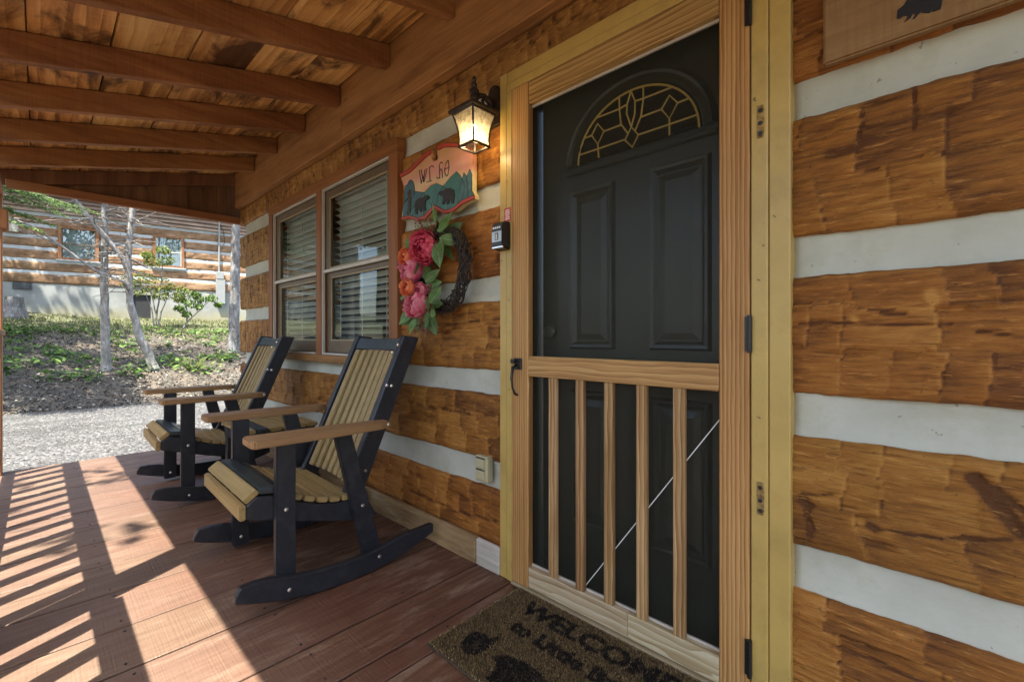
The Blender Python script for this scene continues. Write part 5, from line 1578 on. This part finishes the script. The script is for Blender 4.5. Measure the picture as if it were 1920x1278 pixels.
bark = bark_mat('grey_bark', (.09, .08, .07), (.22, .20, .175), (.38, .36, .32))
bark2 = bark_mat('dark_bark', (.05, .045, .042), (.15, .14, .13), (.30, .30, .29), .6)
twig_m = paint('grey_twig', (.20, .18, .155), .85, .3, 20, .2)
can_m = toned('canopy_leaf', [(0, (.018, .045, .010)), (.5, (.05, .10, .02)), (1, (.13, .19, .045))], .55, .35)
gold_m = toned('shrub_leaf', [(0, (.05, .085, .018)), (.5, (.14, .19, .04)), (1, (.30, .30, .07))], .55, .35)
rhod_m = toned('rhododendron_leaf', [(0, (.03, .07, .015)), (.5, (.09, .16, .035)), (1, (.22, .30, .08))], .45, .3)
hem_m = toned('hemlock_needle', [(0, (.035, .075, .02)), (.5, (.10, .17, .05)), (1, (.22, .31, .11))], .55, .35)


def wobble(pts, amt, n=4):
    out = []
    pts = [Vector(p) for p in pts]
    for i in range(len(pts) - 1):
        for k in range(n):
            p = pts[i].lerp(pts[i + 1], k / n)
            out.append(p + Vector((random.uniform(-amt, amt), random.uniform(-amt, amt), 0)))
    out.append(pts[-1])
    return out


def lerp_r(r0, r1, n): return [r0 + (r1 - r0) * i / (n - 1) for i in range(n)]


def crown(parent, centres, per, size, mat, name='crown', loc=(0, 0, 0)):
    P = []
    for (x, y, z, r) in centres:
        d = RNG.normal(0, 1, (per, 3)); d /= np.linalg.norm(d, axis=1)[:, None]
        rad = r * RNG.uniform(.25, 1, per) ** .6
        P.append(np.array([x, y, z]) + d * rad[:, None] * np.array([1, 1, .7]))
    P = np.concatenate(P)
    n = len(P)
    V, F = scatter_quads(P, RNG.uniform(size * .6, size * 1.3, n), 0, .4, .6)
    return mesh_np(name, V, F, mat, parent, tone=np.repeat(np.clip(RNG.normal(.5, .25, n), 0, 1), 4))


def limbs(parent, base, ends, r0, mat, name='branch'):
    for e in ends:
        b = Vector(base(e[2]) if callable(base) else base); v = Vector(e)
        p = [b, b.lerp(v, .45) + Vector((0, 0, -.08 * (v - b).length)), v]
        pts = wobble(p, .03, 3)
        MB().tube(pts, lerp_r(r0, r0 * .3, len(pts)), 5).build(name, mat, parent, 0, smooth=True)


def twigs(parent, pts, n, L, mat=twig_m, name='twig', up=.2, seed=1):
    rg_ = random.Random(seed)
    mb = MB()
    pts = [Vector(p) for p in pts]
    for i in range(n):
        s_ = rg_.randrange(len(pts) - 1); p = pts[s_].lerp(pts[s_ + 1], rg_.random())
        a = rg_.uniform(0, 6.28); l = L * rg_.uniform(.4, 1.2)
        d = Vector((math.cos(a), math.sin(a), rg_.uniform(-.25, up + .3))).normalized()
        m1 = p + d * l * .5 + Vector((0, 0, rg_.uniform(-.1, .05))) * l
        e = p + d * l + Vector((0, 0, rg_.uniform(-.25, .1))) * l
        mb.tube([p, m1, e], [.014, .010, .004], 4)
        f = m1 + Vector((rg_.uniform(-1, 1), rg_.uniform(-1, 1), rg_.uniform(-.5, .6))) * l * .35
        mb.tube([m1, f], [.008, .003], 3)
    return mb.build(name, mat, parent, 0, kind='stuff')


# tree A: straight grey trunk
A0 = (-13.30, -.36, .27)
tA = thing('young_tree', 'straight slim grey trunk on the bank, left of the forked tree', 'tree', A0, group='trees on the bank')
pA = wobble([(0, 0, -.15), (0, -.02, .7), (0, -.035, 1.6), (0, -.03, 2.6), (0, -.035, 3.7), (.05, 0, 5.4), (.1, .05, 7.5)], .012)
MB().tube(pA, [.13, .10] + lerp_r(.086, .04, len(pA) - 2), 9).build('trunk', bark, tA, 0, smooth=True)
twigs(tA, [(0, -.03, 2.0), (0, -.03, 3.8)], 26, .9, seed=2)
limbs(tA, lambda z: (.05, 0, z - .6), [(1.2, .6, 6.2), (-1.1, -.7, 6.8), (.5, -1.2, 7.2), (-.4, 1.2, 7.6)], .035, bark)
crown(tA, [(1.2, .6, 6.4, .8), (-1.1, -.7, 6.9, .9), (.5, -1.2, 7.4, .8), (-.4, 1.2, 7.8, .9), (.1, 0, 8.3, 1.0)], 230, .17, can_m)

# tree B: leaning, forked
B0 = (-13.10, .45, .27)
tB = thing('forked_tree', 'leaning forked grey tree on the bank right of the straight trunk', 'tree', B0, group='trees on the bank')
pB = wobble([(0, .02, -.15), (0, -.10, .35), (0, -.24, .66), (0, -.425, 1.49), (0, -.47, 2.55), (0, -.40, 3.6), (.05, -.3, 5.4), (.1, -.1, 7.2)], .012)
MB().tube(pB, [.15, .12] + lerp_r(.092, .04, len(pB) - 2), 9).build('trunk', bark, tB, 0, smooth=True)
pf = wobble([(0, -.46, 2.22), (0.02, -.56, 2.5), (.03, -.90, 2.98), (.05, -1.16, 3.36), (.06, -1.38, 3.70), (.1, -1.9, 4.6), (.1, -2.3, 5.6)], .01, 3)
MB().tube(pf, lerp_r(.062, .03, len(pf)), 7).build('fork', bark, tB, 0, smooth=True)
pl2 = wobble([(0, -.45, 1.78), (.3, -.57, 1.95), (.3, -1.02, 2.15), (.3, -1.56, 2.62), (.3, -1.95, 2.92), (.35, -2.5, 3.1)], .012, 3)
MB().tube(pl2, lerp_r(.036, .014, len(pl2)), 6).build('branch', bark, tB, 0, smooth=True)
twigs(tB, [(0, -.45, 1.7), (0, -.42, 3.6)], 26, .9, seed=5)
twigs(tB, pf[:12], 16, .8, seed=6)
twigs(tB, pl2, 14, .7, seed=8)
limbs(tB, lambda z: (.05, -.25, z - .6), [(1.2, .4, 6.2), (-1.1, -.9, 6.6), (.4, 1.0, 7.2), (.2, -2.4, 6.2)], .035, bark)
crown(tB, [(1.2, .4, 6.4, .8), (-1.1, -.9, 6.8, .9), (.4, 1.0, 7.4, .9), (.1, -2.4, 6.3, .9), (.1, -.2, 7.9, .9)], 230, .17, can_m)

# tree D: thick trunk by the corner of the porch
D0 = (-15.0, 2.56, .62)
tD = thing('rough_tree', 'thick rough barked tree at the corner of the log wall', 'tree', D0, group='trees on the bank')
pD = wobble([(0, -.02, -.2), (0, .0, .4), (0, .02, 2.1), (0, .04, 3.7), (0, .05, 6.5), (0, 0, 9)], .012)
MB().tube(pD, [.23, .185] + lerp_r(.155, .08, len(pD) - 2), 10).build('trunk', bark2, tD, 0, smooth=True)
limbs(tD, lambda z: (0, .04, z - .8), [(1.8, .5, 7.4), (-1.6, 1.2, 8.0), (.6, -1.8, 8.2), (-.5, 1.9, 9), (1.2, -1.3, 9.2)], .05, bark2)
crown(tD, [(1.8, .5, 7.6, 1.1), (-1.6, 1.2, 8.2, 1.2), (.6, -1.8, 8.4, 1.1), (-.5, 1.9, 9.2, 1.1), (1.2, -1.3, 9.4, 1.0), (0, 0, 10, 1.4)], 300, .20, can_m)

# hemlock bough reaching in at the left
H0 = (-10.7, -3.3, -.26)
tH = thing('hemlock_tree', 'hemlock with feathery green boughs at the upper left of the view', 'tree', H0)
pH = wobble([(0, 0, -.1), (.02, 0, 2), (0, .03, 4.5), (0, 0, 8)], .02)
MB().tube(pH, lerp_r(.16, .04, len(pH)), 8).build('trunk', bark2, tH, 0, smooth=True)
nP, nD = [], []
for (e, z0) in (((.3, 2.15, 3.3), 3.5), ((.5, 1.9, 2.95), 3.2), ((.2, 1.75, 3.2), 3.3), ((.6, 2.5, 3.35), 3.6), ((.1, 2.35, 3.42), 3.75), ((.25, 2.05, 3.10), 3.35), ((.0, 1.85, 3.75), 4.0), ((-.35, 2.1, 3.55), 3.8), ((.8, 1.2, 3.6), 3.9), ((-1.2, .6, 3.8), 4.2), ((.2, -1.9, 4), 4.4), ((.5, 1.6, 4.4), 4.8), ((-.4, -1.2, 5.0), 5.3), ((.8, .2, 5.4), 5.8), ((-.7, .8, 5.9), 6.3), ((0, -.6, 6.8), 7.0), ((.35, .35, 7.2), 7.4)):
    b = Vector((0, 0, z0)); v = Vector(e)
    pts = [b.lerp(v, i / 7) + Vector((0, 0, .16 * math.sin(math.pi * i / 7))) for i in range(8)]
    MB().tube(pts, lerp_r(.026, .005, 8), 5).build('bough', bark2, tH, 0, smooth=True)
    ax = (v - b).normalized(); side = ax.cross(Vector((0, 0, 1))).normalized()
    for i in range(26):
        tt = .25 + .75 * i / 25
        p = b.lerp(v, tt) + Vector((0, 0, .16 * math.sin(math.pi * tt)))
        for s_ in (-1, 1):
            L = .58 * (1.15 - tt) * random.uniform(.6, 1.2) + .06
            d = (side * s_ + ax * .8 + Vector((0, 0, random.uniform(-.45, .05)))).normalized()
            m = int(L / .009)
            for k in range(m):
                nP.append(p + d * L * k / m + Vector((random.uniform(-.012, .012), random.uniform(-.012, .012), random.uniform(-.02, .01))))
P = np.array([tuple(p) for p in nP])
V, F = scatter_quads(P, RNG.uniform(.03, .062, len(P)), 1, .2, .38)
mesh_np('needles', V, F, hem_m, tH, tone=np.repeat(np.clip(RNG.normal(.55, .25, len(P)), 0, 1), 4), kind='stuff')

# shrubs by the far cabin
def shrub(name, label, loc, stems, lobes, per, size, mat):
    t = thing(name, label, 'shrub', loc)
    for s_ in stems:
        pts = wobble(s_, .015, 3)
        MB().tube(pts, lerp_r(.03, .010, len(pts)), 6).build('stem', bark2, t, 0, smooth=True)
    crown(t, lobes, per, size, mat, 'foliage')
    return t


sx_, sy_ = -20.6, 1.55
g0 = float(ground_z([sx_], [sy_])[0])
shrub('golden_shrub', 'layered yellow green shrub in front of the right window of the far cabin', (sx_, sy_, g0),
      [[(0, 0, -.05), (.05, .0, .5), (0, -.1, 1.1), (0, -.3, 1.9)], [(0, .05, -.05), (0, .15, .6), (.1, .35, 1.2)], [(0, -.05, 0), (.1, -.15, .7), (.1, -.3, 1.2)], [(0, 0, .3), (.05, .12, 1.4), (.05, .2, 2.6)]],
      [(0, -.3, 1.75, .40), (.1, -.75, 1.62, .35), (0, .15, 1.6, .42), (.1, .55, 1.42, .42), (0, .85, 1.3, .32), (.05, -.1, 2.35, .30), (0, .3, 2.5, .30), (.05, .2, 2.85, .24), (-.1, -.45, 1.35, .32), (.1, .1, 1.2, .32), (0, .7, 1.1, .25), (.05, -.25, 2.6, .22)], 170, .10, gold_m)
sx_, sy_ = -20.4, 2.25
g0 = float(ground_z([sx_], [sy_])[0])
shrub('rhododendron', 'leaning broad leaved rhododendron beside the far cabin foundation', (sx_, sy_, g0),
      [[(0, 0, -.05), (0, .25, .35), (.05, .6, .75), (0, .95, 1.15)], [(0, .2, .3), (.1, .2, .7)], [(0, .5, .7), (.1, .55, 1.1)]],
      [(0, -.02, .75, .22), (.1, .25, .95, .25), (.05, .15, .55, .18), (0, .62, 1.15, .25), (0, .98, 1.2, .22), (.1, .55, .85, .16), (.05, .45, 1.3, .18), (0, 1.2, .95, .16)], 90, .13, rhod_m)
# stump
sx_, sy_ = -22.4, -1.95
g0 = float(ground_z([sx_], [sy_])[0])
t = thing('tree_stump', 'dark broken tree stump at the foot of the far foundation', 'stump', (sx_, sy_, g0))
MB().tube([(0, 0, -.1), (0, 0, .1), (0, 0, .35), (0, .0, .68)], [.42, .34, .25, .22], 11).build('stump', bark2, t, 0)
# clump of dry grass at the foot of the bank
t = thing('grass_tuft', 'tuft of tall green blades on the bank behind the far chair', 'plant', (-12.75, 1.12, float(ground_z([-12.75], [1.12])[0])))
mb = MB()
for k in range(60):
    a = random.uniform(0, 6.28); l = random.uniform(.2, .5); r_ = random.uniform(.02, .2); w = .008
    x, y = .07 * math.cos(a), .07 * math.sin(a)
    mb.add([(x - w, y, 0), (x + w, y, 0), (x + math.cos(a) * r_ + w * .5, y + math.sin(a) * r_, l * .7), (x + math.cos(a) * r_ * 1.6, y + math.sin(a) * r_ * 1.6, l * .75)], [(0, 1, 2), (0, 2, 3)])
mb.build('blades', paint('blade', (.16, .20, .06), .6, .4, 20, bump=0), t, 0)

# trees in the yard in front of the porch (seen in the window panes; their shade dapples the deck and the yard)
yt = 'yard trees in front of the porch'
def yard_tree(x, y, h, r, label, per=420, leaf=.26):
    g_ = float(ground_z([x], [y])[0])
    t = thing('yard_tree', label, 'tree', (x, y, g_), group=yt)
    pts = wobble([(0, 0, -.2), (.05, .03, h * .4), (0, 0, h)], .05, 5)
    MB().tube(pts, lerp_r(.22, .06, len(pts)), 8).build('trunk', bark2, t, 0, smooth=True)
    cs = []
    for k in range(11):
        a = k * 2.4; rr = r * random.uniform(.25, 1); zz = h * random.uniform(.5, 1.08)
        cs.append((rr * math.cos(a), rr * math.sin(a), zz, r * random.uniform(.4, .6)))
    limbs(t, lambda z: (0, 0, z * .8), [(c[0], c[1], c[2]) for c in cs[:7]], .06, bark2)
    crown(t, cs, per, leaf, can_m)
    return t


for a_ in ((-12, -21, 7.5, 3.0, 'leafy yard tree in front of the far end of the porch'), (-4, -23, 8, 3.4, 'leafy yard tree in front of the rocking chairs'), (3.5, -21, 7.5, 3.2, 'leafy yard tree in front of the screen door'), (11, -19, 8, 3.4, 'leafy yard tree right of the porch'),
           (-17.5, -3.9, 10.5, 2.6, 'leafy yard tree beside the far cabin'), (-21, -5.5, 11, 2.6, 'leafy yard tree at the left of the far cabin'), (-12.2, -4.6, 9.5, 2.2, 'leafy yard tree behind the hemlock'), (-14.5, -6.0, 11, 2.8, 'tall leafy yard tree across the driveway')):
    yard_tree(*a_)
for a_ in ((-24, -12.5, 9, 3.2, 'leafy yard tree far left beyond the driveway'), (-32, -17, 10, 3.6, 'leafy yard tree far off to the left of the far cabin')):
    yard_tree(*a_)
# a slim tree by the railing whose few leaves flicker on the deck
t = thing('yard_tree', 'slim sparse yard tree just outside the porch railing', 'tree', (-2.6, -5.4, -.26), group=yt)
pts = wobble([(0, 0, -.2), (.02, .05, 3), (-.1, .3, 6.2), (-.2, .5, 8)], .03, 5)
MB().tube(pts, lerp_r(.09, .03, len(pts)), 8).build('trunk', bark, t, 0, smooth=True)
limbs(t, lambda z: (-.1, .3, z - .8), [(-.75, 1.5, 7.0), (-.3, 1.6, 7.3), (.5, 1.3, 7.5)], .025, bark)
crown(t, [(-.78, 1.62, 7.0, .26), (-.35, 1.7, 7.4, .22), (.9, 1.55, 7.4, .25), (.2, .6, 8.2, .4)], 22, .15, can_m)
